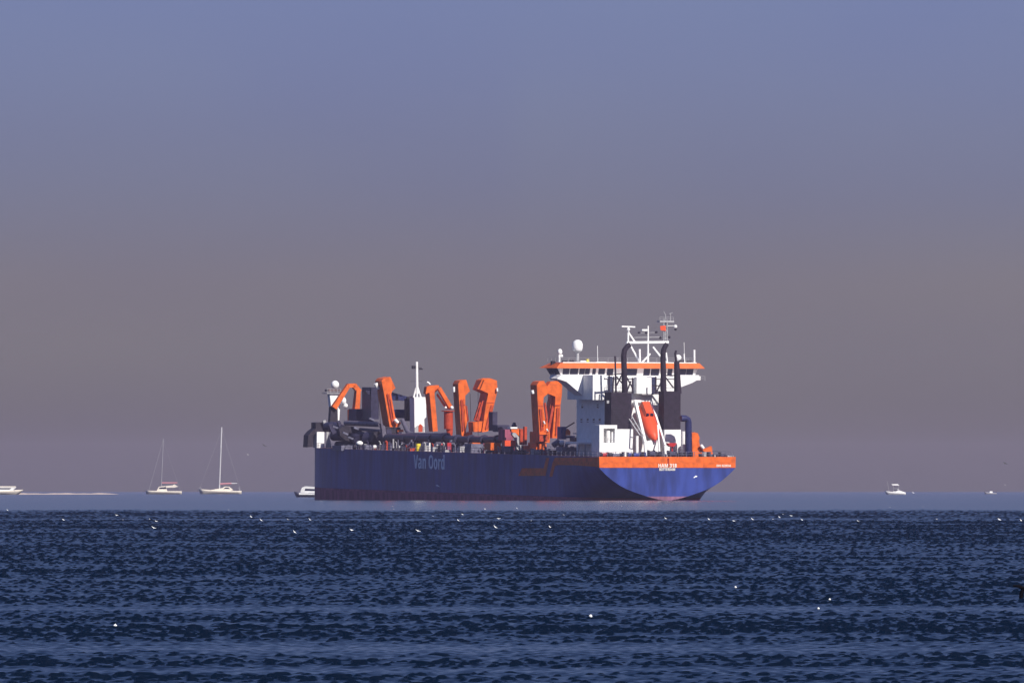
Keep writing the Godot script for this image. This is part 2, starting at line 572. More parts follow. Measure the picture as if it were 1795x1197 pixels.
	railing(st, [Vector3(12.0, sill - 1.0, -22.2), Vector3(17.6, sill - 1.0, -22.2)], 1.0, 1.3, 0.06)
	put(st, "railing", M.grey, wheel)
	# roof gear
	var dome := node("radar_dome", ship)
	st = begin()
	lathe(st, Vector3(-10.41, 32.58, -28), [Vector2(0, -0.1), Vector2(1.0, 0), Vector2(1.15, 0.7), Vector2(1.15, 1.5), Vector2(0.9, 2.1), Vector2(0.45, 2.4), Vector2(0, 2.45)], 16)
	put(st, "dome_shell", M.white, dome)
	st = begin()
	tube(st, [Vector3(-10.39, 29.81, -28), Vector3(-10.4, 32.07, -28)], 0.35)
	tube(st, [Vector3(-10.4, 32.07, -28), Vector3(-10.41, 32.58, -28)], 0.4, 1.0)
	put(st, "pedestal", M.grey, dome)
	for a in [[Vector3(-14.71, 29.8, -28), Vector3(-14.72, 32.06, -28), 0.25], [Vector3(16.56, 29.77, -26), Vector3(16.54, 32.92, -26), 0.24], [Vector3(14.25, 29.76, -26), Vector3(14.1, 32.03, -26), 0.16], [Vector3(12.42, 29.88, -26), Vector3(12.28, 31.77, -26), 0.12], [Vector3(3.62, 29.86, -26), Vector3(3.54, 33.01, -26), 0.24], [Vector3(-5.6, 29.82, -28), Vector3(-5.69, 33.72, -28), 0.06], [Vector3(14.17, 32.03, -26), Vector3(14.09, 34.55, -26), 0.05], [Vector3(10.12, 30, -26), Vector3(9.83, 32.27, -26), 0.2]]:
		st = begin()
		tube(st, [a[0], a[1]], a[2], a[2], 8)
		put(st, "antenna_post", M.white, ship)
	st = begin()
	ball(st, Vector3(-14.59, 32.31, -28), 0.55, Vector3(1, 1.3, 1))
	ball(st, Vector3(-14.18, 31.43, -28), 0.35)
	put(st, "small_dome", M.white, ship)
	st = begin()
	ball(st, Vector3(12.69, 31.15, -26), 0.75, Vector3(1, 0.9, 1))
	put(st, "small_dome", M.white, ship)
	st = begin()
	box(st, -10.43, -9.08, 29.82, 30.39, -27.5, -26.0)
	put(st, "roof_locker", M.white, ship)
	st = begin()
	box(st, -6.65, -4.36, 29.83, 30.21, -27.5, -26.0)
	put(st, "roof_locker", M.white, ship)
	st = begin()
	box(st, -8.87, -8.33, 29.82, 30.77, -27.0, -26.2)
	put(st, "roof_float", M.yellow, ship)
	for p in [Vector3(-16.51, 30.05, -27), Vector3(-13.82, 30.18, -27), Vector3(-12.2, 30.31, -27), Vector3(13.5, 30.39, -26), Vector3(15.27, 30.14, -26)]:
		st = begin()
		box(st, p.x - 0.5, p.x + 0.5, p.y - 0.8, p.y + 0.3, p.z - 0.4, p.z + 0.4)
		put(st, "searchlight", M.dark, ship)

func pane_x(px: float) -> float:   # along the aft face of the wheelhouse, metres from the centreline
	return (px - 1100.05) / 7.425

func masts(ship: Node3D) -> void:
	var gantry := node("radar_mast", ship)
	var z := -27.0
	var st := begin()
	beam(st, Vector3(0.81, 34.47, -27), Vector3(10.76, 34.6, -27), 0.5, 0.6)
	put(st, "cross_beam", M.white, gantry)
	st = begin()
	for p in [[Vector3(1.49, 34.26, -27), Vector3(4.01, 29.98, -27)], [Vector3(7.11, 33.52, -27), Vector3(8.61, 31.76, -27)], [Vector3(6.44, 32, -27), Vector3(4.28, 29.86, -27)], [Vector3(1.19, 34.51, -27), Vector3(1.18, 36.65, -27)], [Vector3(1.25, 36.71, -27), Vector3(2.84, 34.51, -27)], [Vector3(8.61, 31.76, -27), Vector3(10.51, 29.87, -27)]]:
		beam(st, p[0], p[1], 0.32, 0.32)
	put(st, "brace", M.white, gantry)
	st = begin()
	tube(st, [Vector3(5.91, 29.86, -27), Vector3(5.93, 38.17, -27)], 0.26, 0.16, 8)
	put(st, "pole", M.white, gantry)
	st = begin()
	beam(st, Vector3(2.63, 35.58, -27), Vector3(9.13, 35.73, -27), 0.12, 0.12)
	beam(st, Vector3(3.44, 36.59, -27), Vector3(8.17, 36.73, -27), 0.08, 0.08)
	put(st, "yard", M.grey, gantry)
	for p in [Vector3(3.78, 36.66, -27), Vector3(5.47, 36.6, -27), Vector3(7.84, 36.77, -27)]:
		st = begin()
		ball(st, p, 0.28, Vector3(1.3, 0.9, 1), 8)
		put(st, "signal_lamp", M.dark, gantry)
	st = begin()
	box(st, 4.52, 5.94, 37.04, 37.42, -27.6, -27.0)
	put(st, "radar_scanner", M.white, gantry)
	st = begin()
	beam(st, Vector3(-0.42, 38.03, -27), Vector3(2.75, 37.91, -27), 0.28, 0.5)
	put(st, "radar_scanner", M.white, gantry)
	st = begin()
	ball(st, Vector3(1.24, 37.34, -27), 0.38)
	tube(st, [Vector3(1.25, 36.77, -27), Vector3(1.24, 37.91, -27)], 0.2)
	put(st, "scanner_motor", M.white, gantry)
	var top := node("signal_mast", ship)
	st = begin()
	for p in [[Vector3(9.61, 34.53, -27), Vector3(9.65, 39.2, -27)], [Vector3(10.56, 34.54, -27), Vector3(10.47, 39.2, -27)], [Vector3(10.67, 34.53, -28.5), Vector3(10.65, 39.2, -28.5)]]:
		tube(st, p, 0.11, 0.1, 6)
	for k in 5:
		var y := 34.53 + 0.5 + k * 0.9
		beam(st, Vector3(9.61, y, z), Vector3(10.56, y + 0.8, z), 0.09, 0.09)
		beam(st, Vector3(9.61, y + 0.8, z), Vector3(10.56, y, z), 0.09, 0.09)
	put(st, "lattice", M.grey, top)
	st = begin()
	box(st, 8.64, 12.02, 38.94, 39.33, -28.6, -26.8)
	put(st, "platform", M.grey, top)
	st = begin()
	tube(st, [Vector3(9.86, 39.32, -27), Vector3(10.05, 40.58, -27), Vector3(9.57, 41.4, -27)], 0.11, 0.07, 6)
	tube(st, [Vector3(11.21, 39.33, -27), Vector3(11.27, 40.97, -27)], 0.09, 0.06, 6)
	beam(st, Vector3(10.93, 40.84, -27), Vector3(11.74, 41.09, -27), 0.09, 0.09)
	railing(st, [Vector3(8.7, 39.32, z), Vector3(11.96, 39.32, z)], 0.8, 0.7, 0.05)
	put(st, "aerial", M.grey, top)
	st = begin()
	prism(st, [Vector2(8.66, 38.12), Vector2(10.01, 38.25), Vector2(10.02, 37.06), Vector2(8.8, 37.18)], -26.7, 0.06)
	put(st, "signal_flag", M.red_orange, top)
	st = begin()
	ball(st, Vector3(12.41, 38.01, -27), 0.42)
	beam(st, Vector3(10.47, 38.19, -27), Vector3(12.37, 38.2, -27), 0.1, 0.1)
	put(st, "mast_lamp", M.white, top)
	for p in [Vector3(12.44, 37.44, -27), Vector3(8.86, 35.54, -27), Vector3(10.96, 35.67, -27)]:
		st = begin()
		ball(st, p, 0.3)
		put(st, "signal_lamp", M.dark, top)

func funnels(ship: Node3D) -> void:
	var f := node("funnel", ship)
	var st := begin()
	box(st, -9.78, -4.98, 15.53, 23.55, -13.0, -9.0)
	put(st, "casing", M.soot, f)
	st = begin()
	tube(st, [Vector3(-5.81, 23.28, -11), Vector3(-5.97, 28.29, -11), Vector3(-6.12, 31.55, -11), Vector3(-5.93, 32.8, -11), Vector3(-5.26, 33.68, -11), Vector3(-4.65, 34.06, -11)], 0.66, 0.56, 12)
	put(st, "exhaust_pipe", M.soot, f)
	st = begin()
	tube(st, [Vector3(-7.89, 23.28, -11), Vector3(-8.14, 31.54, -11)], 0.24, 0.2, 8)
	put(st, "exhaust_pipe", M.soot, f)
	st = begin()
	for p in [[Vector3(-9.51, 23.27, -11), Vector3(-9.53, 27.65, -11)], [Vector3(-8.7, 23.27, -11), Vector3(-8.45, 27.03, -11)], [Vector3(-7.78, 27.03, -11), Vector3(-6.43, 25.53, -11)], [Vector3(-6.44, 27.66, -11), Vector3(-7.77, 25.03, -11)], [Vector3(-5.49, 27.04, -11), Vector3(-4, 24.54, -11)], [Vector3(-4.01, 26.79, -11), Vector3(-3.99, 23.28, -11)], [Vector3(-5.47, 23.28, -11), Vector3(-4.41, 26.04, -11)], [Vector3(-9.53, 27.4, -11), Vector3(-6.17, 27.66, -11)]]:
		beam(st, p[0], p[1], 0.26, 0.26)
	put(st, "pipe_brace", M.soot, f)
	st = begin()
	for k in 7:
		box(st, -9.48, -7.6, 16.6 + k * 0.55, 16.9 + k * 0.55, -9.0, -8.92)
	put(st, "vent_louvre", M.dark, f)
	st = begin()
	box(st, -10.86, -10.32, 21.16, 21.78, -9.05, -8.9)
	put(st, "vent_plate", M.grey, f)
	f = node("funnel", ship)
	st = begin()
	box(st, 2.67, 6.6, 15.42, 23.82, -12.2, -9.0)
	put(st, "casing", M.soot, f)
	st = begin()
	tube(st, [Vector3(3.35, 23.3, -11), Vector3(3.26, 28.31, -11), Vector3(3.17, 31.58, -11), Vector3(3.3, 32.95, -11), Vector3(3.77, 33.83, -11), Vector3(4.1, 34.21, -11)], 0.66, 0.52, 12)
	put(st, "exhaust_pipe", M.soot, f)
	st = begin()
	tube(st, [Vector3(6.72, 23.31, -11), Vector3(6.42, 30.33, -11)], 0.85, 0.6, 12)
	tube(st, [Vector3(6.32, 30.33, -11), Vector3(6.07, 32.09, -11), Vector3(6.27, 32.78, -11)], 0.28, 0.24, 8)
	put(st, "exhaust_pipe", M.soot, f)
	st = begin()
	for p in [[Vector3(3.67, 27.06, -11), Vector3(5.7, 24.56, -11)], [Vector3(1.51, 27.06, -11), Vector3(1.53, 23.3, -11)], [Vector3(1.53, 23.3, -11), Vector3(2.86, 26.06, -11)], [Vector3(3.8, 27.31, -11), Vector3(5.82, 27.32, -11)], [Vector3(0.58, 25.05, -11), Vector3(2.87, 25.05, -11)]]:
		beam(st, p[0], p[1], 0.26, 0.26)
	put(st, "pipe_brace", M.soot, f)
	# white casings below
	st = begin()
	box(st, -8.53, -4.8, 9.52, 15.51, -13.2, -8.5)
	put(st, "engine_casing", M.white, ship)
	st = begin()
	box(st, 2.63, 6.51, 9.53, 15.4, -13.2, -8.5)
	put(st, "engine_casing", M.white, ship)
	st = begin()
	tube(st, [Vector3(7.11, 15.05, -8.3), Vector3(7.14, 9.54, -8.3)], 0.5, 0.5, 10)
	tube(st, [Vector3(5.38, 9.79, -8.3), Vector3(5.37, 12.29, -8.3)], 0.3, 0.3, 8)
	put(st, "vent_pipe", M.white, ship)
	# port store with open recess
	var store := node("deck_store", ship)
	st = begin()
	var z := -7.0
	box(st, -13.32, -9.16, 15.66, 16.42, z - 4.5, z)
	box(st, -13.3, -12.31, 12.54, 15.67, z - 4.5, z)
	box(st, -9.67, -9.15, 12.54, 15.67, z - 4.5, z)
	box(st, -13.29, -9.14, 9.54, 12.54, z - 4.5, z)
	box(st, -12.29, -9.69, 12.54, 15.67, z - 4.5, z - 2.2)
	put(st, "store_wall", M.white, store)
	st = begin()
	tube(st, [Vector3(-10.9, 12.53, -8), Vector3(-10.91, 15.16, -8)], 0.5, 0.5, 10)
	tube(st, [Vector3(-9.82, 12.53, -8), Vector3(-9.83, 14.91, -8)], 0.36, 0.36, 10)
	put(st, "tank", M.white, store)
	st = begin()
	railing(st, [Vector3(-12.15, 12.54, -7.2), Vector3(-9.6, 12.54, -7.2)], 1.0, 0.8, 0.06)
	put(st, "railing", M.grey, store)
	# lifeboat ramp
	var ramp := node("lifeboat_ramp", ship)
	st = begin()
	beam(st, Vector3(-1.81, 21.63, -15.0), Vector3(-2.86, 12.43, -6.2), 0.62, 0.75)
	beam(st, Vector3(1.9, 21.63, -15.0), Vector3(1.53, 11.82, -5.4), 0.4, 0.75)
	beam(st, Vector3(-1.88, 21.75, -15), Vector3(1.9, 21.63, -15), 0.35, 0.35)
	put(st, "rail", M.white, ramp)
	st = begin()
	beam(st, Vector3(-5.86, 19.27, -11), Vector3(-4.63, 14.2, -4.8), 0.24, 0.24)
	beam(st, Vector3(-4.78, 19.27, -11), Vector3(-3.83, 14.07, -4.8), 0.24, 0.24)
	for k in 5:
		var t := k / 4.0
		beam(st, Vector3(-5.86, 19.27, -11).lerp(Vector3(-4.63, 14.2, -4.8), t), Vector3(-4.78, 19.27, -11).lerp(Vector3(-3.83, 14.07, -4.8), t), 0.14, 0.14)
	put(st, "boarding_frame", M.grey, ramp)
	st = begin()
	beam(st, Vector3(-3.51, 9.2, -4), Vector3(-2.86, 12.43, -6.2), 0.5, 0.5)
	beam(st, Vector3(0.97, 9.21, -3.6), Vector3(1.53, 11.82, -5.4), 0.4, 0.4)
	beam(st, Vector3(-4.02, 9.53, -8), Vector3(-4.05, 14.04, -8), 0.5, 0.5)
	beam(st, Vector3(-0.61, 9.22, -3), Vector3(1.18, 16.42, -9), 0.3, 0.3)
	put(st, "leg", M.white, ramp)
	st = begin()
	prism(st, [Vector2(-1.95, 12.8), Vector2(0.47, 13.55), Vector2(1.3, 9.17), Vector2(-1.66, 9.16)], -7.5, 1.6)
	put(st, "ramp_foot", M.white, ramp)

func gantries(ship: Node3D) -> void:
	# draghead gantry, forward
	var g := node("pipe_gantry", ship)
	var st := begin()
	prism(st, [Vector2(-8.83, 14.63), Vector2(-10.39, 22.87), Vector2(-10.89, 25.08), Vector2(-10.41, 25.67), Vector2(-8.74, 26.06), Vector2(-7.48, 23.53), Vector2(-8.31, 22.75), Vector2(-8.52, 22.1), Vector2(-7.52, 16.9), Vector2(-6.06, 15.54), Vector2(-6.68, 14.63)], -150.0, 4.2)
	put(st, "arm", M.orange, g)
	st = begin()
	prism(st, [Vector2(-8.9, 20.93), Vector2(-8.69, 21.06), Vector2(-7.9, 16.77), Vector2(-8.11, 16.64)], -149.9, 0.3)
	put(st, "arm_seam", M.orange_dark, g)
	st = begin()
	tube(st, [Vector3(-7.96, 16.39, -149), Vector3(-7.26, 15.61, -149)], 0.4, 0.4, 8)
	put(st, "cylinder_rod", M.white, g)
	st = begin()
	tube(st, [Vector3(-11.59, 24.54, -152), Vector3(-10.89, 23.25, -152)], 0.5, 0.4, 8)
	put(st, "cylinder_rod", M.white, g)
	st = begin()
	prism(st, [Vector2(-9.8, 14.56), Vector2(-6.19, 14.57), Vector2(-5.76, 12.88), Vector2(-7.29, 11.84), Vector2(-7.83, 9.24), Vector2(-9.77, 9.24)], -150.2, 3.4)
	put(st, "gantry_foot", M.dark, g)
	st = begin()
	box(st, -7.03, -5.64, 13.53, 14.05, -150.6, -149.6)
	put(st, "foot_plate", M.orange, g)
	# middle gantry: two arms in a V
	g = node("pipe_gantry", ship)
	st = begin()
	prism(st, [Vector2(-8.8, 13.33), Vector2(-9.39, 20.39), Vector2(-9.68, 24.75), Vector2(-9.27, 25.46), Vector2(-7.76, 25.72), Vector2(-6.82, 23.16), Vector2(-7.95, 22.13), Vector2(-7.94, 20.26), Vector2(-7.44, 16.29), Vector2(-7.84, 13.59), Vector2(-6.19, 13.98), Vector2(-6.19, 13.21), Vector2(-7.43, 13.08), Vector2(-7.42, 12.31), Vector2(-8.32, 12.31)], -104.0, 3.4)
	put(st, "arm", M.orange, g)
	st = begin()
	tube(st, [Vector3(-10.52, 24.11, -104.5), Vector3(-10.51, 22.95, -104.5)], 0.28, 0.28, 8)
	put(st, "cylinder_rod", M.white, g)
	st = begin()
	prism(st, [Vector2(-9.4, 20.13), Vector2(-7.98, 20.14), Vector2(-7.98, 19.98), Vector2(-9.39, 19.98)], -103.9, 0.3)
	put(st, "arm_seam", M.orange_dark, g)
	st = begin()
	prism(st, [Vector2(-7.77, 19.75), Vector2(-7.57, 19.88), Vector2(-7.07, 16.54), Vector2(-7.34, 16.29)], -103.9, 0.8)
	put(st, "arm_seam", M.orange_dark, g)
	st = begin()
	prism(st, [Vector2(-3.94, 14.15), Vector2(-5.39, 13.95), Vector2(-4.46, 20.3), Vector2(-3.92, 22.68), Vector2(-5.85, 23.51), Vector2(-4.9, 25.69), Vector2(-3.52, 26.08), Vector2(-1.87, 25.57), Vector2(-1.72, 23.39), Vector2(-2.4, 20.56)], -100.0, 5.0)
	put(st, "arm", M.orange, g)
	st = begin()
	hexa(st, [Vector3(-6.22, 23.69, -101), Vector3(-3.92, 22.68, -100), Vector3(-2.77, 22.66, -103), Vector3(-5.46, 23.68, -103), Vector3(-4.93, 26.07, -101), Vector3(-3.39, 26.08, -100), Vector3(-2.24, 26.06, -103), Vector3(-4.16, 26.06, -103)])
	put(st, "arm_head", M.orange, g)
	st = begin()
	beam(st, Vector3(-4.38, 20.93, -102), Vector3(-5.87, 16.56, -102), 0.7, 0.8)
	beam(st, Vector3(-4.88, 20.67, -102.5), Vector3(-6.23, 16.56, -102.5), 0.5, 0.6)
	put(st, "strut", M.orange_dark, g)
	st = begin()
	prism(st, [Vector2(-7.4, 16.19), Vector2(-4.93, 16.45), Vector2(-4.51, 14.14), Vector2(-7.25, 14.01)], -100.5, 3.0)
	put(st, "gantry_foot", M.orange, g)
	st = begin()
	prism(st, [Vector2(-4.29, 20.66), Vector2(-2.49, 20.67), Vector2(-2.52, 20.51), Vector2(-4.32, 20.51)], -99.9, 0.3)
	put(st, "arm_seam", M.orange_dark, g)
	st = begin()
	tube(st, [Vector3(-1.99, 23.9, -99.5), Vector3(-1.98, 23.14, -99.5)], 0.22, 0.22, 8)
	put(st, "cylinder_rod", M.white, g)
	# aft gantry: two arms joined by their heads
	g = node("pipe_gantry", ship)
	st = begin()
	prism(st, [Vector2(-7.39, 14.41), Vector2(-7.69, 19.11), Vector2(-8.05, 24.82), Vector2(-7.51, 25.58), Vector2(-6.35, 25.78), Vector2(-5.6, 24.57), Vector2(-5.39, 22.92), Vector2(-6.41, 22.09), Vector2(-6.47, 20.38), Vector2(-5.98, 17.21), Vector2(-5.15, 15.56), Vector2(-4.86, 12.01), Vector2(-7.36, 12)], -59, 4.0)
	put(st, "arm", M.orange, g)
	st = begin()
	prism(st, [Vector2(-5.52, 24.44), Vector2(-4.56, 25.62), Vector2(-2.19, 25.79), Vector2(-1.82, 24.61), Vector2(-1.88, 22.92), Vector2(-2.23, 20.26), Vector2(-2.4, 13.02), Vector2(-4.17, 13.02), Vector2(-3.52, 20.38), Vector2(-3.45, 22.29), Vector2(-5.17, 22.92)], -59.4, 2.2)
	put(st, "arm", M.orange, g)
	st = begin()
	prism(st, [Vector2(-3.6, 22.4), Vector2(-2.78, 22.4), Vector2(-2.9, 20.12), Vector2(-3.41, 13.26), Vector2(-4.37, 13.26), Vector2(-3.99, 20.11)], -61.0, 2.4)
	put(st, "arm_web", M.orange, g)
	st = begin()
	prism(st, [Vector2(-7.8, 20.25), Vector2(-6.49, 20.25), Vector2(-6.48, 20.1), Vector2(-7.78, 20.1)], -58.9, 0.3)
	put(st, "arm_seam", M.orange_dark, g)
	st = begin()
	prism(st, [Vector2(-3.63, 20.45), Vector2(-2.31, 20.45), Vector2(-2.32, 20.3), Vector2(-3.64, 20.29)], -59.2, 0.3)
	put(st, "arm_seam", M.orange_dark, g)
	st = begin()
	beam(st, Vector3(-5.9, 20.88, -59.6), Vector3(-5.05, 15.05, -59.6), 0.4, 0.5)
	beam(st, Vector3(-3.83, 20.12, -60), Vector3(-4.9, 14.54, -60), 0.55, 0.6)
	beam(st, Vector3(-3.04, 19.86, -61), Vector3(-3.69, 13.26, -61), 0.6, 0.6)
	put(st, "strut", M.orange_dark, g)
	st = begin()
	tube(st, [Vector3(-9.44, 23.68, -58.2), Vector3(-9.3, 22.92, -58.2)], 0.35, 0.35, 8)
	put(st, "cylinder_rod", M.white, g)
	st = begin()
	tube(st, [Vector3(-6.69, 16.83, -58.2), Vector3(-6.42, 16.2, -58.2)], 0.2, 0.2, 8)
	put(st, "cylinder_rod", M.white, g)
	st = begin()
	tube(st, [Vector3(-6, 15.06, -58.2), Vector3(-5.59, 14.55, -58.2)], 0.22, 0.22, 8)
	put(st, "cylinder_rod", M.white, g)
	st = begin()
	box(st, -7.57, -5.07, 12.01, 14.42, -64.5, -58.5)
	put(st, "gantry_foot", M.orange, g)
	st = begin()
	box(st, -8.19, -5.75, 9.98, 11.98, -64, -58.8)
	put(st, "foot_plinth", M.orange, g)
	st = begin()
	box(st, -7.73, -6.37, 10.49, 11.76, -58.7, -57.9)
	put(st, "winch_box", M.orange, g)
	st = begin()
	box(st, -8.04, -6.14, 12.3, 13.82, -58.3, -57.2)
	put(st, "winch_drum", M.orange_dark, g)

	# hydraulic lines and wires on the gantries
	for a in [[Vector3(-9.53, 22.23, -149.7), Vector3(-8.25, 15.48, -149.7)], [Vector3(-8.96, 21.29, -103.7), Vector3(-8.51, 14.23, -103.7)], [Vector3(-3.2, 20.05, -99.7), Vector3(-4.54, 14.66, -99.7)], [Vector3(-7.33, 19.62, -58.7), Vector3(-6.9, 14.8, -58.7)], [Vector3(-2.96, 19.88, -59.1), Vector3(-3.33, 13.78, -59.1)]]:
		st = begin()
		beam(st, a[0], a[1], 0.3, 0.12)
		beam(st, a[0] + Vector3(0.45, 0, 0), a[1] + Vector3(0.45, 0, 0), 0.08, 0.1)
		put(st, "hydraulic_line", M.orange_dark, ship)
	for a in [[Vector3(-12.29, 23.01, -149), Vector3(-11.28, 14.18, -149)], [Vector3(-7.17, 22.58, -103), Vector3(-6.85, 13.09, -103)], [Vector3(-6.77, 23.13, -99), Vector3(-6.72, 13.13, -99)], [Vector3(-5.71, 22.67, -58), Vector3(-5.66, 12.78, -58)]]:
		st = begin()
		tube(st, a, 0.06, -1.0, 5)
		put(st, "hoist_wire", M.dark, ship)

func cranes(ship: Node3D) -> void:
	# knuckle crane near the bow
	var c := node("deck_crane", ship)
	var st := begin()
	tube(st, [Vector3(-5.6, 15.56, -184), Vector3(-5.61, 18.31, -184)], 0.85, 0.85, 10)
	put(st, "pedestal", M.orange, c)
	st = begin()
	beam(st, Vector3(-4.62, 15.69, -184), Vector3(-4.02, 22.9, -184), 1.3, 2.0, 1.0, 1.6)
	put(st, "column", M.orange, c)
	st = begin()
	beam(st, Vector3(-3.67, 22.38, -184), Vector3(-5.01, 23.95, -184), 1.1, 1.3)
	beam(st, Vector3(-4.8, 23.88, -184), Vector3(-6.48, 23.81, -184), 0.9, 1.3)
	put(st, "knuckle", M.orange, c)
	st = begin()
	beam(st, Vector3(-6.27, 23.94, -184), Vector3(-9.88, 18.69, -184), 0.9, 1.1, 1.2, 1.2)
	put(st, "jib", M.orange, c)
	st = begin()
	beam(st, Vector3(-9.58, 18.95, -185), Vector3(-9.69, 14.89, -185), 1.6, 1.4, 2.0, 1.4)
	put(st, "jib_rest", M.dark, c)
	# second knuckle crane
	c = node("deck_crane", ship)
	st = begin()
	tube(st, [Vector3(0.93, 14.3, -138), Vector3(0.91, 18.32, -138)], 1.05, 1.05, 12)
	tube(st, [Vector3(0.77, 18.32, -138), Vector3(0.77, 18.51, -138)], 1.5, 1.5, 12)
	tube(st, [Vector3(1.22, 11.97, -138), Vector3(1.21, 14.3, -138)], 0.6, 0.8, 10)
	put(st, "pedestal", M.orange_dark, c)
	st = begin()
	beam(st, Vector3(1.46, 18.97, -138), Vector3(-1.47, 23.63, -138), 0.9, 1.3, 0.8, 1.0)
	beam(st, Vector3(0.87, 18.83, -139), Vector3(-1.5, 22.2, -139), 0.4, 0.5)
	put(st, "jib", M.orange, c)
	st = begin()
	prism(st, [Vector2(-4.27, 22.32), Vector2(-4, 23.88), Vector2(-2.9, 24.14), Vector2(-1.1, 24.27), Vector2(-0.81, 23.36), Vector2(-1.92, 22.71), Vector2(-2.61, 21.81)], -139.0, 1.6)
	put(st, "knuckle", M.orange, c)
	st = begin()
	beam(st, Vector3(-3.3, 22.58, -139), Vector3(-2.36, 13.77, -139), 1.2, 3.0, 1.2, 2.6)
	put(st, "folded_jib", M.orange, c)
	st = begin()
	ball(st, Vector3(-0.24, 19.17, -136.8), 0.3)
	put(st, "floodlight", M.white, c)
	st = begin()
	ball(st, Vector3(1.28, 19.17, -136.8), 0.4)
	put(st, "floodlight", M.white, c)
	st = begin()
	tube(st, [Vector3(-3.24, 24.4, -139), Vector3(-3.66, 24.85, -139), Vector3(-4.01, 24.98, -139)], 0.25, 0.15, 6)
	put(st, "floodlight", M.white, c)
	# navy loading tower behind the draghead gantry
	c = node("bow_tower", ship)
	st = begin()
	box(st, -6.68, -4.77, 16.22, 23.54, -174.0, -168.0)
	put(st, "tower_block", M.pipe, c)
	st = begin()
	prism(st, [Vector2(-7.92, 22.81), Vector2(-6.53, 22.75), Vector2(-6.52, 21.83), Vector2(-7.22, 21.96)], -168.5, 2.0)
	put(st, "tower_arm", M.pipe, c)
	st = begin()
	prism(st, [Vector2(-2.87, 22.64), Vector2(-1.61, 22.25), Vector2(2.58, 21.15), Vector2(2.58, 20.43), Vector2(-1.6, 20.62), Vector2(-2.86, 20.68)], -166.0, 3.0)
	put(st, "tower_arm", M.navy_dark, c)
	st = begin()
	box(st, -2.14, 3.15, 16.51, 18.48, -172.0, -166.0)
	box(st, -7.69, -3.38, 15.51, 18.52, -180.0, -175.0)
	put(st, "bow_bulkhead", M.navy_dark, c)
	st = begin()
	beam(st, Vector3(0.64, 15.89, -163), Vector3(0.62, 20.98, -163), 1.4, 1.8)
	beam(st, Vector3(0.96, 15.9, -162), Vector3(1.07, 21.38, -162), 0.5, 0.6)
	beam(st, Vector3(0.2, 21.11, -163), Vector3(1.73, 21.37, -163), 0.5, 0.8)
	put(st, "tower_post", M.dark, c)
	# white mast house amidships forward
	c = node("mast_house", ship)
	st = begin()
	prism(st, [Vector2(0.23, 13.07), Vector2(0.23, 14.5), Vector2(0.12, 21.14), Vector2(-0.09, 21.4), Vector2(2.98, 21.41), Vector2(3.07, 16.85), Vector2(2.58, 16.33), Vector2(2.74, 13.07)], -158.0, 3.0)
	put(st, "house_wall", M.white, c)
	st = begin()
	prism(st, [Vector2(1.17, 13.46), Vector2(1.16, 14.89), Vector2(1.58, 15.29), Vector2(2.14, 14.9), Vector2(2.14, 13.46)], -157.9, 0.2)
	put(st, "door", M.orange_dark, c)
	st = begin()
	prism(st, [Vector2(0.25, 13.2), Vector2(0.24, 14.37), Vector2(0.93, 14.96), Vector2(1.1, 14.76), Vector2(1.11, 13.2)], -157.95, 0.1)
	put(st, "base_panel", M.grey, c)
	st = begin()
	prism(st, [Vector2(2.2, 13.2), Vector2(2.19, 14.77), Vector2(2.61, 14.64), Vector2(2.61, 13.2)], -157.95, 0.1)
	put(st, "base_panel", M.grey, c)
	st = begin()
	tube(st, [Vector3(0.93, 22.18, -158.5), Vector3(0.87, 29.48, -158.5)], 0.42, 0.3, 8)
	put(st, "mast", M.white, c)
	st = begin()
	for p in [[Vector3(0.1, 21.27, -158.5), Vector3(0.86, 24.01, -158.5)], [Vector3(1.91, 21.27, -158.5), Vector3(0.99, 24.01, -158.5)], [Vector3(1.76, 21.26, -160.5), Vector3(1.68, 23.47, -160.5)]]:
		tube(st, p, 0.24, 0.22, 6)
	put(st, "mast_leg", M.white, c)
	st = begin()
	box(st, -0.18, 0.58, 27.85, 28.57, -159.0, -158.2)
	put(st, "mast_lamp", M.dark, c)
	st = begin()
	box(st, 1.63, 2.25, 27.66, 27.92, -159.0, -158.2)
	beam(st, Vector3(-0.46, 28.37, -158.4), Vector3(2.05, 28.05, -158.4), 0.14, 0.14)
	beam(st, Vector3(-0.72, 24.98, -158.4), Vector3(2.2, 24.99, -158.4), 0.07, 0.07)
	put(st, "mast_lamp", M.dark, c)
	# foremast with its dome
	c = node("foremast", ship)
	st = begin()
	prism(st, [Vector2(-4.57, 14.63), Vector2(-4.94, 18.97), Vector2(-5.31, 21.87), Vector2(-3.06, 21.87), Vector2(-2.7, 18.98), Vector2(-2.96, 14.63)], -199.0, 1.6)
	put(st, "mast_column", M.white, c)
	st = begin()
	ball(st, Vector3(-3.61, 23.9, -200), 0.95, Vector3(1, 1.05, 1))
	put(st, "dome", M.white, c)
	st = begin()
	box(st, -5.59, -2.72, 22.33, 22.86, -201.5, -199.0)
	put(st, "platform", M.brown, c)
	st = begin()
	box(st, -6.12, -2.76, 21.84, 22.01, -201.8, -198.5)
	railing(st, [Vector3(-6.12, 22, -198.5), Vector3(-2.76, 22.01, -198.5)], 1.0, 0.8, 0.07)
	put(st, "lower_platform", M.grey, c)
	st = begin()
	ball(st, Vector3(-2.3, 20.17, -198), 0.75, Vector3(0.9, 1.3, 1))
	ball(st, Vector3(-1.81, 19.12, -198), 0.6)
	put(st, "searchlight", M.white, c)
	# bow platform, partly over the side
	c = node("bow_platform", ship)
	st = begin()
	box(st, -13.21, -11.41, 9.5, 13.17, -188.5, -186.0)
	put(st, "locker", M.white, c)
	st = begin()
	prism(st, [Vector2(-10.9, 13.16), Vector2(-10.34, 13.16), Vector2(-9.63, 9.49), Vector2(-10.88, 9.49)], -185.9, 0.4)
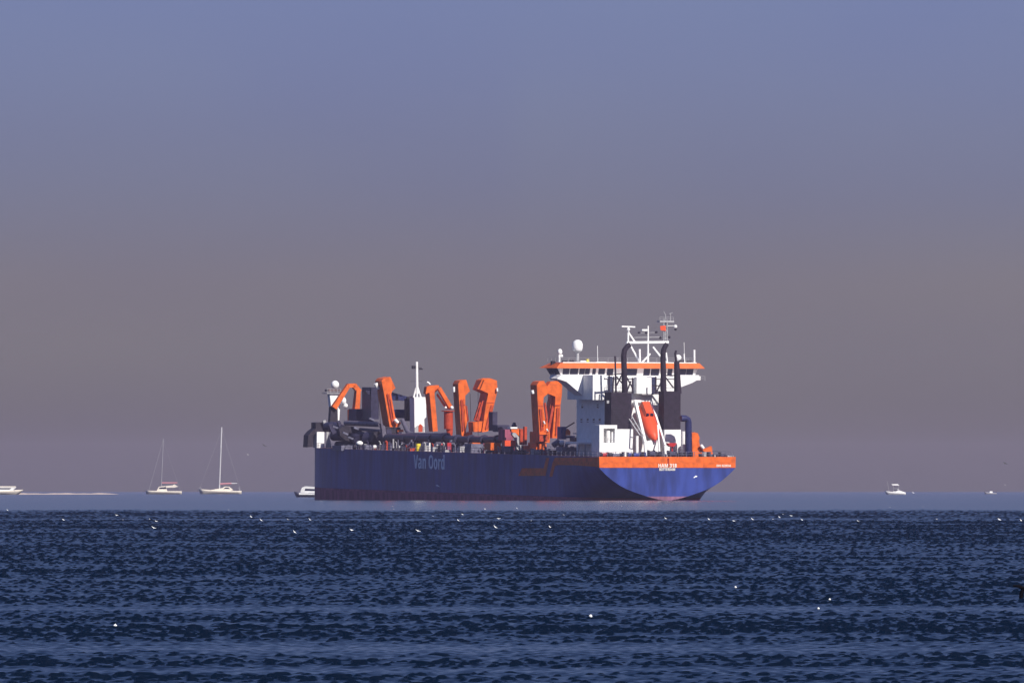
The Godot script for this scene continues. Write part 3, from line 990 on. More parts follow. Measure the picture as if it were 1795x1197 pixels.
	put(st, "locker_side", M.grey, c)
	st = begin()
	prism(st, [Vector2(-13.3, 15.26), Vector2(-12.32, 15.39), Vector2(-10.5, 15.13), Vector2(-9.52, 14.61), Vector2(-9.23, 13.17), Vector2(-12.03, 13.1), Vector2(-12.87, 13.1), Vector2(-13.84, 12.38), Vector2(-13.97, 9.75), Vector2(-15.29, 9.62), Vector2(-15.1, 12.37), Vector2(-14.26, 13.29), Vector2(-13.29, 13.95)], -186.6, 3.0)
	put(st, "overhang_frame", M.dark, c)
	st = begin()
	beam(st, Vector3(-11.56, 15.79, -186), Vector3(-10.86, 14.09, -186), 0.7, 0.7)
	put(st, "lamp_arm", M.grey, c)

func pipes(ship: Node3D) -> void:
	# the long suction pipe on the port rail
	var p := node("suction_pipe", ship)
	var st := begin()
	tube(st, [Vector3(-9.92, 11.96, -163), Vector3(-9.84, 12.32, -141), Vector3(-9.74, 12.42, -112), Vector3(-9.65, 12.29, -105), Vector3(-10.26, 12.55, -74)], 0.95, 0.7, 12)
	put(st, "pipe_run", M.pipe, p)
	st = begin()
	tube(st, [Vector3(-9.41, 13.07, -137), Vector3(-9.3, 13.2, -111)], 0.5, 0.5, 10)
	tube(st, [Vector3(-10.57, 15.31, -174), Vector3(-10.3, 15.19, -152)], 0.62, 0.62, 10)
	tube(st, [Vector3(-10.44, 13.96, -165), Vector3(-10.15, 13.7, -152)], 0.36, 0.36, 10)
	tube(st, [Vector3(-8.41, 16.32, -143), Vector3(-8.28, 13.62, -140), Vector3(-8.3, 13.01, -137)], 0.5, 0.5, 10)
	put(st, "jet_pipe", M.pipe_pale, p)
	st = begin()
	tube(st, [Vector3(-14.56, 14.44, -176), Vector3(-13.82, 14.61, -172), Vector3(-13.54, 13.49, -166), Vector3(-12.71, 11.6, -160)], 1.0, 1.15, 12)
	put(st, "draghead_arm", M.pipe, p)
	st = begin()
	tube(st, [Vector3(-15.11, 12.41, -170), Vector3(-13.07, 12.59, -165), Vector3(-11.04, 12.12, -160)], 1.15, 1.25, 12)
	put(st, "draghead_neck", M.pipe, p)
	st = begin()
	tube(st, [Vector3(-14.64, 10.46, -169), Vector3(-13.02, 10.91, -164), Vector3(-11.04, 11.34, -160)], 0.7, 0.7, 10)
	put(st, "jet_hose", M.dark, p)
	st = begin()
	prism(st, [Vector2(-16.7, 14.18), Vector2(-15.31, 14.83), Vector2(-12.81, 14.58), Vector2(-10.86, 13.41), Vector2(-10.29, 11.45), Vector2(-11.96, 10.8), Vector2(-15.02, 11.45), Vector2(-16.41, 12.49)], -162.0, 2.0)
	put(st, "draghead", M.dark, p)
	st = begin()
	tube(st, [Vector3(-11.51, 11.75, -158), Vector3(-8.98, 11.67, -154)], 1.75, 1.9, 16)
	put(st, "draghead_drum", M.pipe, p)
	st = begin()
	prism(st, [Vector2(-11.58, 13.36), Vector2(-10.33, 13.62), Vector2(-8.94, 12.07), Vector2(-9.06, 9.6), Vector2(-11.15, 10.11), Vector2(-11.99, 11.28)], -153.0, 1.5)
	put(st, "draghead_visor", M.dark, p)
	st = begin()
	beam(st, Vector3(-16.7, 15.16, -168), Vector3(-15.71, 12.95, -168), 1.0, 0.8)
	beam(st, Vector3(-14.75, 15.82, -168), Vector3(-13.63, 13.34, -168), 0.7, 0.8)
	beam(st, Vector3(-9.24, 14.17, -150), Vector3(-8.66, 9.5, -150), 1.2, 1.0)
	beam(st, Vector3(-7.21, 13.55, -148), Vector3(-7.19, 9.26, -148), 0.8, 0.8)
	put(st, "pipe_frame", M.slate_dark, p)
	for s in [Vector3(-18.41, 14.46, -160), Vector3(-15.91, 13.03, -160), Vector3(-13.27, 14.2, -160), Vector3(-8.04, 16.26, -164), Vector3(-14.65, 11.99, -160)]:
		st = begin()
		beam(st, s + Vector3(-0.6, 0.25, 0), s + Vector3(0.6, -0.2, 0), 0.4, 0.6)
		put(st, "wear_plate", M.slate, p)
	st = begin()
	prism(st, [Vector2(-11.33, 15.47), Vector2(-10.35, 14.82), Vector2(-9.78, 11.84), Vector2(-10.2, 11.19), Vector2(-10.9, 12.48)], -149.0, 1.2)
	put(st, "pipe_hook", M.pipe_pale, p)
	st = begin()
	for k in 9:
		var a: Vector3 = Vector3(-9.72, 12.02, -145).lerp(Vector3(-10.09, 12.44, -78), k / 8.0)
		tube(st, [a + Vector3(0, 0, -0.35), a + Vector3(0, 0, 0.35)], 1.12, 1.12, 12)
	put(st, "pipe_flange", M.pipe, p)
	for k in 7:
		var a: Vector3 = Vector3(-9.08, 11.26, -143).lerp(Vector3(-9.87, 11.66, -80), k / 6.0)
		st = begin()
		beam(st, Vector3(a.x, 9.5, a.z), Vector3(a.x, a.y + 0.4, a.z), 0.5, 0.7)
		put(st, "pipe_cradle", M.dark, p)
	st = begin()
	box(st, -11.26, -9.89, 11.66, 12.11, -105.0, -104.0)
	put(st, "name_plate", M.white, p)
	st = begin()
	box(st, -9.07, -7.22, 11.6, 12.11, -105.0, -104.0)
	put(st, "name_plate", M.white, p)

func fittings(ship: Node3D) -> void:
	var st := begin()
	# midships machinery between the gantries
	var wheel := node("hose_reel", ship)
	tube(st, [Vector3(-13.9, 10.44, -62), Vector3(-12.76, 10.09, -60)], 1.75, 1.75, 16)
	put(st, "drum", M.slate, wheel)
	st = begin()
	tube(st, [Vector3(-13.55, 10.1, -59), Vector3(-13.08, 10.03, -59)], 1.95, 1.95, 16)
	put(st, "flange", M.grey, wheel)
	wheel = node("rope_sheave", ship)
	st = begin()
	prism(st, [Vector2(-14.48, 14.3), Vector2(-13.8, 14.17), Vector2(-12.98, 13.29), Vector2(-12.43, 11.77), Vector2(-12.42, 10.88), Vector2(-13.1, 10.88), Vector2(-13.38, 12.02), Vector2(-13.93, 13.03), Vector2(-14.61, 13.79)], -57.0, 1.0)
	put(st, "rim", M.grey, wheel)
	st = begin()
	prism(st, [Vector2(-14.73, 15.12), Vector2(-12.29, 15.12), Vector2(-12.14, 12.52), Vector2(-12.69, 13.41), Vector2(-13.64, 14.23), Vector2(-14.59, 14.42)], -57.4, 1.0)
	put(st, "guard", M.orange, wheel)
	st = begin()
	box(st, -14.95, -13.32, 15.12, 15.5, -59.0, -57.2)
	put(st, "cap_plate", M.white, wheel)
	for b in [[-16.36, -13.79, 11.26, 12.53, "tool_locker", "red_orange", -59.0, -57.0], [-16.31, -13.87, 10.27, 11.92, "machinery_box", "orange", -70.0, -66.0], [-14.56, -12.65, 10.87, 11.76, "machinery_box", "orange", -84.0, -82.0],
		[-13.01, -11.93, 10.16, 11.43, "machinery_box", "red_orange", -55.0, -53.0], [-13.22, -12.63, 11.55, 15.61, "vent_pipe", "orange_dark", -54.0, -53.0], [-14.04, -13.25, 11.55, 15.09, "vent_pipe", "orange_dark", -54.2, -53.5],
		[-13.73, -12.78, 8.88, 11.57, "side_post", "red", -101.0, -100.0], [-6.67, -5.53, 14.37, 18.59, "vent_tower", "slate_dark", -92.5, -90.0], [-10.87, -8.01, 14.24, 15.78, "winch_house", "slate_dark", -79.0, -76.0],
		[-14.45, -12.56, 12.47, 14.89, "winch_house", "maroon", -66.0, -62.0], [-15.59, -7.68, 9.23, 11.53, "coaming", "slate", -84.0, -80.0], [-9.51, 1.15, 9.35, 10.91, "coaming", "slate_dark", -146.0, -140.0],
		[-8.84, -4.17, 9.03, 11.09, "coaming", "slate_dark", -113.0, -110.0], [-10.76, -3.47, 9.21, 11.24, "coaming", "slate", -40.0, -36.0], [-16.86, -11.03, 9.12, 10.3, "coaming", "slate", -166.0, -160.0]]:
		st = begin()
		box(st, b[0], b[1], b[2], b[3], b[6], b[7])
		put(st, b[4], M[b[5]], ship)
	st = begin()
	prism(st, [Vector2(-9.42, 15.2), Vector2(-8.88, 16.4), Vector2(-8.4, 15.2)], -70.0, 1.5)
	put(st, "vent_cone", M.slate_dark, ship)
	# small crane and shelter ahead of the deckhouse
	var c := node("stores_crane", ship)
	st = begin()
	box(st, -10.28, -9.08, 12.98, 15.75, -40.5, -38.0)
	box(st, -9.31, -6.88, 13.23, 13.73, -40.5, -38.4)
	put(st, "cab", M.navy, c)
	st = begin()
	prism(st, [Vector2(-9.28, 13.86), Vector2(-9.22, 14.87), Vector2(-8.75, 15.31), Vector2(-8.2, 14.75), Vector2(-8.2, 13.86)], -37.8, 0.8)
	put(st, "counterweight", M.orange, c)
	st = begin()
	beam(st, Vector3(-9.09, 15.36, -39), Vector3(-6.8, 16.69, -39), 0.24, 0.3)
	put(st, "jib", M.dark, c)
	var sh := node("deck_shelter", ship)
	st = begin()
	box(st, -11.66, -7.88, 12.05, 12.49, -32.0, -24.0)
	put(st, "shelter_roof", M.white, sh)
	st = begin()
	for px in [Vector3(-11.51, 12.11, -24.2), Vector3(-9.96, 12.11, -24.2), Vector3(-8.07, 12.11, -24.2)]:
		beam(st, Vector3(px.x, 9.5, px.z), px, 0.3, 0.3)
	put(st, "leg", M.grey, sh)
	st = begin()
	box(st, -9.05, -4.45, 12.52, 13.41, -36.0, -33.5)
	put(st, "shelter_back", M.brown, sh)
	st = begin()
	box(st, -9.25, -6.82, 14.16, 14.42, -33.4, -33.0)
	put(st, "handrail", M.grey, sh)
	st = begin()
	tube(st, [Vector3(-9.07, 11.51, -46), Vector3(-7.99, 12.27, -46), Vector3(-7.17, 11.76, -46), Vector3(-7.03, 9.61, -46)], 0.7, 0.7, 10)
	tube(st, [Vector3(-6.72, 9.51, -44), Vector3(-6.73, 11.78, -44), Vector3(-5.92, 12.16, -44)], 0.4, 0.4, 8)
	tube(st, [Vector3(-5.75, 9.39, -43), Vector3(-5.76, 11.41, -43)], 0.5, 0.5, 8)
	put(st, "vent_pipe", M.slate, ship)
	st = begin()
	ball(st, Vector3(-7.43, 12.15, -45), 0.6)
	put(st, "float_fender", M.white, ship)
	for p in [Vector3(-8.45, 10.54, -42), Vector3(-10.85, 9.65, -100), Vector3(-16.15, 10.92, -150)]:
		st = begin()
		ball(st, p, 0.7, Vector3(1.15, 0.8, 1))
		put(st, "float_fender", M.white, ship)
	# stern: vent trunk, mooring crane, fittings
	c = node("vent_trunk", ship)
	st = begin()
	tube(st, [Vector3(6.11, 9.47, -3), Vector3(6.08, 17.11, -3), Vector3(5.94, 17.61, -3), Vector3(5.4, 17.92, -3), Vector3(4.32, 17.92, -3)], 0.75, 0.7, 12)
	put(st, "trunk", M.navy_dark, c)
	c = node("mooring_crane", ship)
	st = begin()
	prism(st, [Vector2(7.13, 9.35), Vector2(6.96, 14.6), Vector2(7.43, 14.92), Vector2(8.38, 14.67), Vector2(8.79, 13.6), Vector2(8.59, 13.1), Vector2(8.93, 11.6), Vector2(10.42, 10.6), Vector2(10.16, 9.35)], -3.0, 1.6)
	put(st, "post", M.orange, c)
	st = begin()
	prism(st, [Vector2(8.64, 11.36), Vector2(9.99, 11.29), Vector2(11.47, 11.86), Vector2(11.75, 10.11), Vector2(10.94, 10.1), Vector2(9.86, 10.6)], -2.6, 1.2)
	put(st, "jib", M.orange, c)
	st = begin()
	tube(st, [Vector3(8.75, 12.11, -2.2), Vector3(9.36, 11.36, -2.2)], 0.35, 0.35, 8)
	put(st, "cylinder_rod", M.white, c)
	st = begin()
	tube(st, [Vector3(9.86, 9.79, -2.6), Vector3(10.01, 9.74, -1.8)], 0.85, 0.85, 12)
	put(st, "winch", M.grey, c)
	st = begin()
	tube(st, [Vector3(9.21, 9.79, -3), Vector3(10.97, 9.55, -2)], 0.5, 0.5, 10)
	put(st, "drum", M.slate_dark, c)
	st = begin()
	prism(st, [Vector2(2.04, 12.51), Vector2(4.2, 12.51), Vector2(3.93, 12.08), Vector2(3.53, 11.7), Vector2(2.72, 11.7), Vector2(2.25, 12.07)], -5.0, 1.4)
	beam(st, Vector3(3.3, 11.69, -5.6), Vector3(3.31, 9.56, -5.6), 0.3, 0.3)
	put(st, "fire_monitor", M.red, ship)
	rng.seed = 3
	for k in 13:
		st = begin()
		var x := -15.0 + k * 2.35 + rng.randf_range(-0.5, 0.5)
		var r := rng.randf_range(0.22, 0.5)
		tube(st, [Vector3(x, 9.5, -1.6), Vector3(x, 10.1 + rng.randf() * 0.7, -1.6)], r, r, 8)
		put(st, "bollard", M.dark, ship)
	for b in [[-3.5, -2.16, 9.34, 10.97, "slate_dark"], [-1.81, -0.6, 9.34, 10.72, "dark"], [1.34, 2.81, 9.35, 10.85, "slate_dark"], [3.64, 4.99, 9.35, 10.35, "dark"], [11.98, 12.92, 9.23, 9.98, "grey"], [13.33, 14.54, 9.23, 10.17, "slate_dark"], [15.08, 16.29, 9.23, 9.86, "grey"], [-8.34, -4.32, 9.33, 10.46, "navy"], [-11.91, -10.03, 9.32, 10.32, "slate"], [-14.71, -13.11, 9.33, 10.46, "red"]]:
		st = begin()
		var mid: float = (b[0] + b[1]) * 0.5
		tube(st, [Vector3(b[0] + 0.1, (b[2] + b[3]) * 0.5, -2.6), Vector3(b[1] - 0.1, (b[2] + b[3]) * 0.5, -2.6)], (b[3] - b[2]) * 0.42, -1.0, 10)
		for x in [b[0], b[1]]:
			box(st, x - 0.1, x + 0.1, 9.5, b[3], -3.2, -2.0)
		put(st, "mooring_winch", M[b[4]], ship)
	# rows of small pipes, vents and lockers along the port rail
	rng.seed = 21
	var tones := ["slate", "grey", "slate_dark", "maroon", "dark", "grey", "orange_dark", "slate"]
	for k in 62:
		var zz := -34.0 - k * 2.25 + rng.randf_range(-0.6, 0.6)
		var xx := -14.9 + rng.randf_range(0.0, 1.5)
		var hh := rng.randf_range(0.5, 1.9)
		st = begin()
		if rng.randf() < 0.5:
			tube(st, [Vector3(xx, 9.5, zz), Vector3(xx, 9.5 + hh, zz), Vector3(xx - 0.3, 9.7 + hh, zz)], rng.randf_range(0.12, 0.3), -1.0, 8)
			put(st, "air_vent", M[tones[rng.randi() % 8]], ship)
		else:
			var wd := rng.randf_range(0.3, 0.8)
			box(st, xx - wd, xx + wd, 9.5, 9.5 + hh * 0.8, zz - wd, zz + wd)
			put(st, "deck_locker", M[tones[rng.randi() % 8]], ship)

	rng.seed = 40
	var pale := ["grey", "slate", "slate", "red", "grey", "slate_dark", "white", "maroon"]
	for k in 70:
		var zz := -15.0 - rng.randf() * 158.0
		if zz > -34.0: zz = -14.0 - rng.randf() * 48.0
		var xx := -13.6 + rng.randf_range(0.0, 4.0)
		var up := rng.randf_range(0.4, 2.6)
		st = begin()
		match rng.randi() % 4:
			0:
				tube(st, [Vector3(xx, 9.5, zz), Vector3(xx, 9.6 + up, zz)], rng.randf_range(0.1, 0.28), -1.0, 8)
				put(st, "stanchion", M[pale[rng.randi() % 8]], ship)
			1:
				tube(st, [Vector3(xx, 10.2, zz), Vector3(xx + rng.randf_range(-0.3, 0.3), 10.0 + up * 0.5, zz + 2.4)], 0.22, -1.0, 8)
				put(st, "deck_pipe", M[pale[rng.randi() % 8]], ship)
			2:
				box(st, xx - 0.5, xx + 0.4, 9.5, 9.5 + up * 0.55, zz - 0.6, zz + 0.5)
				put(st, "deck_locker", M[pale[rng.randi() % 8]], ship)
			_:
				tube(st, [Vector3(xx - 0.4, 10.1, zz), Vector3(xx + 0.4, 10.1, zz)], 0.5, -1.0, 10)
				put(st, "hose_drum", M[pale[rng.randi() % 8]], ship)

func add_ship() -> void:
	var ship := node("dredger")
	ship.transform = ship_place
	tag(ship, "large navy blue hopper dredger with orange gantries and white bridge, anchored stern towards the shore", "ship")
	hull_shell(ship)
	bridge(ship)
	masts(ship)
	funnels(ship)
	gantries(ship)
	cranes(ship)
	pipes(ship)
	fittings(ship)
	# lifeboat on its ramp
	var boat := node("lifeboat")
	var a: Vector3 = Vector3(-0.12, 20.26, -14.3)
	var b: Vector3 = Vector3(-0.17, 13.05, -6.9)
	var along := (b - a).normalized()
	var side := along.cross(Vector3.UP).normalized()
	boat.transform = ship_place * Transform3D(Basis(-side, side.cross(along), along), a)
	tag(boat, "orange enclosed free-fall lifeboat tilted nose down on the white stern ramp between the funnels", "lifeboat")
	var length := a.distance_to(b)
	var st := begin()
	st.set_smooth_group(1)
	var secs := [[0.0, 1.2, 0.9, 1.05], [0.04, 1.4, 1.0, 1.2], [0.4, 1.65, 1.1, 1.35], [0.7, 1.65, 1.1, 1.3], [0.85, 1.35, 0.9, 1.05], [0.94, 0.85, 0.6, 0.75], [1.0, 0.2, 0.1, 0.2]]
	for i in secs.size() - 1:
		for k in 14:
			var p := []
			for e in [[i, k], [i, k + 1], [i + 1, k + 1], [i + 1, k]]:
				var s = secs[e[0]]
				var an: float = TAU * e[1] / 14.0
				p.append(Vector3(cos(an) * s[1], sin(an) * (s[3] if sin(an) > 0.0 else s[2]), s[0] * length))
			quad(st, p[0], p[1], p[2], p[3], Vector3(p[0].x + p[1].x, p[0].y + p[1].y, 0.0))
	for k in 14:
		tri(st, Vector3.ZERO, Vector3(cos(TAU * k / 14) * 1.15, sin(TAU * k / 14), 0), Vector3(cos(TAU * (k + 1) / 14) * 1.15, sin(TAU * (k + 1) / 14), 0), Vector3(0, 0, -1))
	put(st, "hull", M.red_orange, boat)
	st = begin()
	hexa(st, [Vector3(-1.05, 0.9, 0.1), Vector3(1.05, 0.9, 0.1), Vector3(1.1, 0.9, 4.2), Vector3(-1.1, 0.9, 4.2), Vector3(-0.85, 1.95, 0.2), Vector3(0.85, 1.95, 0.2), Vector3(0.8, 1.9, 3.5), Vector3(-0.8, 1.9, 3.5)])
	put(st, "wheelhouse", M.red_orange, boat)
	for x in [-0.5, 0.5]:
		st = begin()
		box(st, x - 0.28, x + 0.3, 1.3, 1.72, 3.5, 4.12)
		put(st, "window", M.glass, boat)
	st = begin()
	hexa(st, [Vector3(-1.05, -0.85, length * 0.8), Vector3(1.05, -0.85, length * 0.8), Vector3(1.05, 0.0, length * 0.84), Vector3(-1.05, 0.0, length * 0.84), Vector3(-0.12, -0.3, length * 1.03), Vector3(0.12, -0.3, length * 1.03), Vector3(0.12, -0.1, length * 1.02), Vector3(-0.12, -0.1, length * 1.02)])
	put(st, "keel", M.maroon, boat)

	# loose deck cargo
	var drum := node("yellow_drum")
	drum.transform = ship_place * Transform3D(Basis(), Vector3(-14.6, 9.5, -116.21))
	tag(drum, "small yellow drum on the dredger's port deck edge above the white hull lettering", "drum")
	st = begin()
	tube(st, [Vector3(0, 0, 0), Vector3(0, 1.7, 0)], 0.55, 0.55, 12)
	put(st, "barrel", M.yellow, drum)
	st = begin()
	for y in [0.55, 1.1]:
		tube(st, [Vector3(0, y, 0), Vector3(0, y + 0.1, 0)], 0.6, 0.6, 12)
	put(st, "hoop", M.yellow, drum)

# ---------------------------------------------------------------- boats
func boat_hull(st: SurfaceTool, length: float, beam_: float, free_bow: float, free_stern: float, rake := 0.12, bow_left := true) -> void:
	st.set_smooth_group(1)
	var n := 12
	var s := -1.0 if bow_left else 1.0
	var sect := []
	for i in n + 1:
		var t := float(i) / n            # 0 stern, 1 bow
		var half := beam_ * 0.5 * (0.82 + 0.18 * minf(1.0, t * 3.0)) * sqrt(maxf(0.0, 1.0 - pow(maxf(0.0, (t - 0.45) / 0.55), 2.2)))
		var top := lerpf(free_stern, free_bow, t * t)
		var x := (t - 0.5) * length * s
		var ring := []
		for j in 5:
			var k := j / 4.0             # 0 sheer, 1 keel
			var back := rake * length * pow(k, 1.4) * t * t * t * -s
			ring.append(Vector3(x + back, lerpf(top, -0.5, k), half * (1.0 - 0.75 * pow(k, 2.0))))
		sect.append(ring)
	for i in n:
		for j in 4:
			for m in [1.0, -1.0]:
				var mm := Vector3(1, 1, m)
				quad(st, sect[i][j] * mm, sect[i + 1][j] * mm, sect[i + 1][j + 1] * mm, sect[i][j + 1] * mm, Vector3(0, -0.1, m))
		var f := Vector3(1, 1, -1)
		quad(st, sect[i][0], sect[i + 1][0], sect[i + 1][0] * f, sect[i][0] * f, Vector3.UP)
	for j in 4:
		var f := Vector3(1, 1, -1)
		quad(st, sect[0][j], sect[0][j] * f, sect[0][j + 1] * f, sect[0][j + 1], Vector3(-s, 0, 0))
	st.set_smooth_group(-1)

func add_boats() -> void:
	# sailing yacht with the tall mast; 21 m
	var y := node("sailing_yacht")
	y.position = Vector3(-142.37, 0, -7778.46)
	tag(y, "white sailing yacht with tall bare mast and pink sail cover, nearer the dredger's bow", "sailboat", "sailing yachts at anchor")
	var st := begin()
	boat_hull(st, 21.0, 5.4, 2.5, 1.5, 0.06)
	put(st, "hull", M.cream, y)
	st = begin()
	prism(st, [Vector2(-5.0, 1.9), Vector2(1.0, 2.9), Vector2(2.4, 3.7), Vector2(4.5, 3.6), Vector2(6.5, 2.0), Vector2(5.0, 1.6)], 1.6, 3.2)
	put(st, "cabin", M.cream, y)
	st = begin()
	prism(st, [Vector2(1.6, 2.5), Vector2(2.7, 3.25), Vector2(4.2, 3.2), Vector2(4.9, 2.5)], 1.64, 3.28)
	put(st, "cabin_window", M.glass, y)
	st = begin()
	tube(st, [Vector3(-0.4, 1.6, 0), Vector3(0.8, 32.5, 0)], 0.42, 0.34, 8)
	put(st, "mast", M.spar, y)
	st = begin()
	tube(st, [Vector3(0.0, 4.9, 0), Vector3(5.6, 5.2, 0)], 0.42, 0.38, 8)
	put(st, "sail_cover", M.pink, y)
	st = begin()
	tube(st, [Vector3(5.6, 5.2, 0), Vector3(8.4, 5.2, 0)], 0.3, 0.2, 8)
	put(st, "boom", M.spar, y)
	st = begin()
	for e in [[Vector3(-10.0, 2.5, 0), Vector3(0.7, 31.0, 0)], [Vector3(10.0, 1.8, 0), Vector3(0.75, 31.8, 0)], [Vector3(-0.3, 2.2, 2.4), Vector3(0.6, 26.0, 0)], [Vector3(-0.3, 2.2, -2.4), Vector3(0.6, 26.0, 0)]]:
		tube(st, e, 0.03, 0.03, 5)
	put(st, "rigging", M.grey, y)
	st = begin()
	tube(st, [Vector3(-10.2, 2.4, 0), Vector3(-9.6, 3.4, 0), Vector3(-9.0, 2.5, 0)], 0.1, 0.1, 6)
	tube(st, [Vector3(9.6, 1.5, 1.5), Vector3(9.2, 3.3, 1.5), Vector3(9.2, 3.3, -1.5), Vector3(9.6, 1.5, -1.5)], 0.1, 0.1, 6)
	put(st, "pulpit", M.grey, y)

	# second yacht, faint mast
	y = node("sailing_yacht")
	y.position = Vector3(-166.18, 0, -7609.37)
	tag(y, "cream yacht with boxy raised cabin and thin pale mast, left of the tall-masted yacht", "sailboat", "sailing yachts at anchor")
	st = begin()
	boat_hull(st, 17.4, 5.2, 1.8, 1.4, 0.05)
	put(st, "hull", M.cream, y)
	st = begin()
	prism(st, [Vector2(-3.4, 1.4), Vector2(-2.2, 3.6), Vector2(1.0, 3.9), Vector2(1.8, 1.4)], 2.0, 4.0)
	put(st, "cabin", M.cream, y)
	st = begin()
	prism(st, [Vector2(0.9, 3.1), Vector2(0.9, 3.9), Vector2(4.4, 4.2), Vector2(5.2, 4.7), Vector2(6.0, 4.1), Vector2(7.0, 3.6), Vector2(5.2, 3.2)], 2.0, 4.0)
	put(st, "cockpit_roof", M.cream, y)
	st = begin()
	prism(st, [Vector2(-2.3, 2.5), Vector2(-1.9, 3.2), Vector2(1.2, 3.4), Vector2(1.3, 2.5)], 2.04, 4.08)
	put(st, "cabin_window", M.glass, y)
	st = begin()
	tube(st, [Vector3(-1.2, 1.5, 0), Vector3(-0.1, 26.5, 0)], 0.17, 0.13, 8)
	put(st, "mast", M.spar_dull, y)
	st = begin()
	tube(st, [Vector3(-0.8, 5.4, 0), Vector3(6.5, 5.4, 0)], 0.3, 0.26, 8)
	put(st, "sail_cover", M.pink, y)
	st = begin()
	tube(st, [Vector3(-7.0, 1.8, 0), Vector3(-0.3, 25.5, 0)], 0.09, 0.05, 6)
	tube(st, [Vector3(8.0, 1.6, 0), Vector3(-0.2, 26.0, 0)], 0.03, 0.03, 5)
	put(st, "rigging", M.spar_dull, y)

	# cruiser at the left edge
	y = node("motor_yacht")
	y.position = Vector3(-225.38, 0, -7000.62)
	tag(y, "white motor cruiser cut by the left edge, bow against the low sandbar", "motor yacht")
	st = begin()
	boat_hull(st, 22.0, 5.6, 2.2, 1.5, 0.14, false)
	put(st, "hull", M.cream, y)
	st = begin()
	prism(st, [Vector2(-7.0, 1.5), Vector2(-7.0, 3.3), Vector2(8.0, 3.3), Vector2(6.5, 2.0), Vector2(7.5, 1.6)], 2.1, 4.2)
	put(st, "cabin", M.white, y)
	st = begin()
	prism(st, [Vector2(-6.0, 2.3), Vector2(-6.0, 2.9), Vector2(5.8, 2.9), Vector2(5.0, 2.3)], 2.14, 4.28)
	put(st, "cabin_window", M.glass, y)
	st = begin()
	box(st, -7.5, 7.6, 3.3, 3.7, -2.2, 2.2)
	put(st, "flybridge", M.cream, y)

	# launch half hidden by the dredger's bow; 11 m
	y = node("launch")
	y.position = Vector3(-60.95, 0, -4828.02)
	y.rotation.y = deg_to_rad(-14)
	tag(y, "white cabin launch half hidden behind the dredger's bow at the waterline", "motorboat")
	st = begin()
	boat_hull(st, 10.4, 3.4, 1.7, 1.1, 0.1)
	put(st, "hull", M.slate, y)
	st = begin()
	box(st, -3.2, 4.6, 0.75, 1.35, -1.68, 1.68)
	put(st, "rubbing_band", M.white, y)
	st = begin()
	prism(st, [Vector2(-2.9, 1.4), Vector2(-2.4, 2.9), Vector2(-1.4, 3.3), Vector2(4.4, 2.9), Vector2(4.6, 1.4)], 1.35, 2.7)
	put(st, "cabin", M.white, y)
	st = begin()
	prism(st, [Vector2(-1.5, 1.95), Vector2(-1.3, 2.6), Vector2(4.0, 2.4), Vector2(4.0, 1.9)], 1.39, 2.78)
	put(st, "cabin_window", M.glass, y)

	# sport fisher off the starboard quarter
	y = node("fishing_boat")
	y.position = Vector3(168.13, 0, -7000.62)
	tag(y, "small white fishing boat with high canopy on the far water right of the dredger", "motorboat")
	st = begin()
	boat_hull(st, 9.2, 3.2, 1.7, 0.9, 0.12)
	put(st, "hull", M.white, y)
	st = begin()
	prism(st, [Vector2(-1.0, 0.9), Vector2(-0.8, 2.6), Vector2(1.7, 2.6), Vector2(1.7, 0.9)], 1.1, 2.2)
	put(st, "cabin", M.grey, y)
	st = begin()
	prism(st, [Vector2(-0.8, 1.8), Vector2(-0.7, 2.4), Vector2(0.9, 2.4), Vector2(0.9, 1.8)], 1.14, 2.28)
	put(st, "cabin_window", M.glass, y)
	st = begin()
	prism(st, [Vector2(-1.7, 4.6), Vector2(-1.2, 4.1), Vector2(1.9, 4.0), Vector2(1.0, 4.7)], 1.2, 2.4)
	put(st, "canopy", M.white, y)
	st = begin()
	for e in [[-0.9, 1.0], [1.5, 1.0], [-0.9, -1.0], [1.5, -1.0]]:
		tube(st, [Vector3(e[0], 2.5, e[1]), Vector3(e[0], 4.1, e[1])], 0.07, 0.07, 6)
	put(st, "canopy_post", M.grey, y)
	st = begin()
	tube(st, [Vector3(-2.6, 1.2, 0), Vector3(-3.6, 6.2, 0.6)], 0.08, 0.05, 6)
	put(st, "outrigger", M.grey, y)
	st = begin()
	boat_hull(st, 1.0, 1.0, 1.5, 1.5)
	prism(st, [Vector2(0.0, 0.9), Vector2(0.6, 1.5), Vector2(1.8, 1.9), Vector2(4.4, 1.0), Vector2(4.4, 0.8)], 1.3, 2.6)
	put(st, "cockpit_side", M.white, y)

	y = node("skiff")
	y.position = Vector3(233.2, 0, -7778.46)
	y.rotation.y = deg_to_rad(8)
	tag(y, "low pale open skiff alone on the far water near the right edge", "motorboat")
	st = begin()
	boat_hull(st, 6.0, 2.1, 1.1, 0.5, 0.1)
	put(st, "hull", M.spar_dull, y)
	st = begin()
	prism(st, [Vector2(-0.6, 0.6), Vector2(-0.2, 1.4), Vector2(0.9, 1.4), Vector2(1.1, 0.6)], 0.6, 1.2)
	put(st, "console", M.white, y)
	st = begin()
	box(st, 2.7, 3.1, 0.3, 1.1, -0.25, 0.25)
	put(st, "outboard_motor", M.dark, y)

	# low sandbar
	st = begin()
	var a: Vector3 = Vector3(-239.39, 0, -7000.62)
	var b: Vector3 = Vector3(-181.98, 0, -7369.07)
	var n := 40
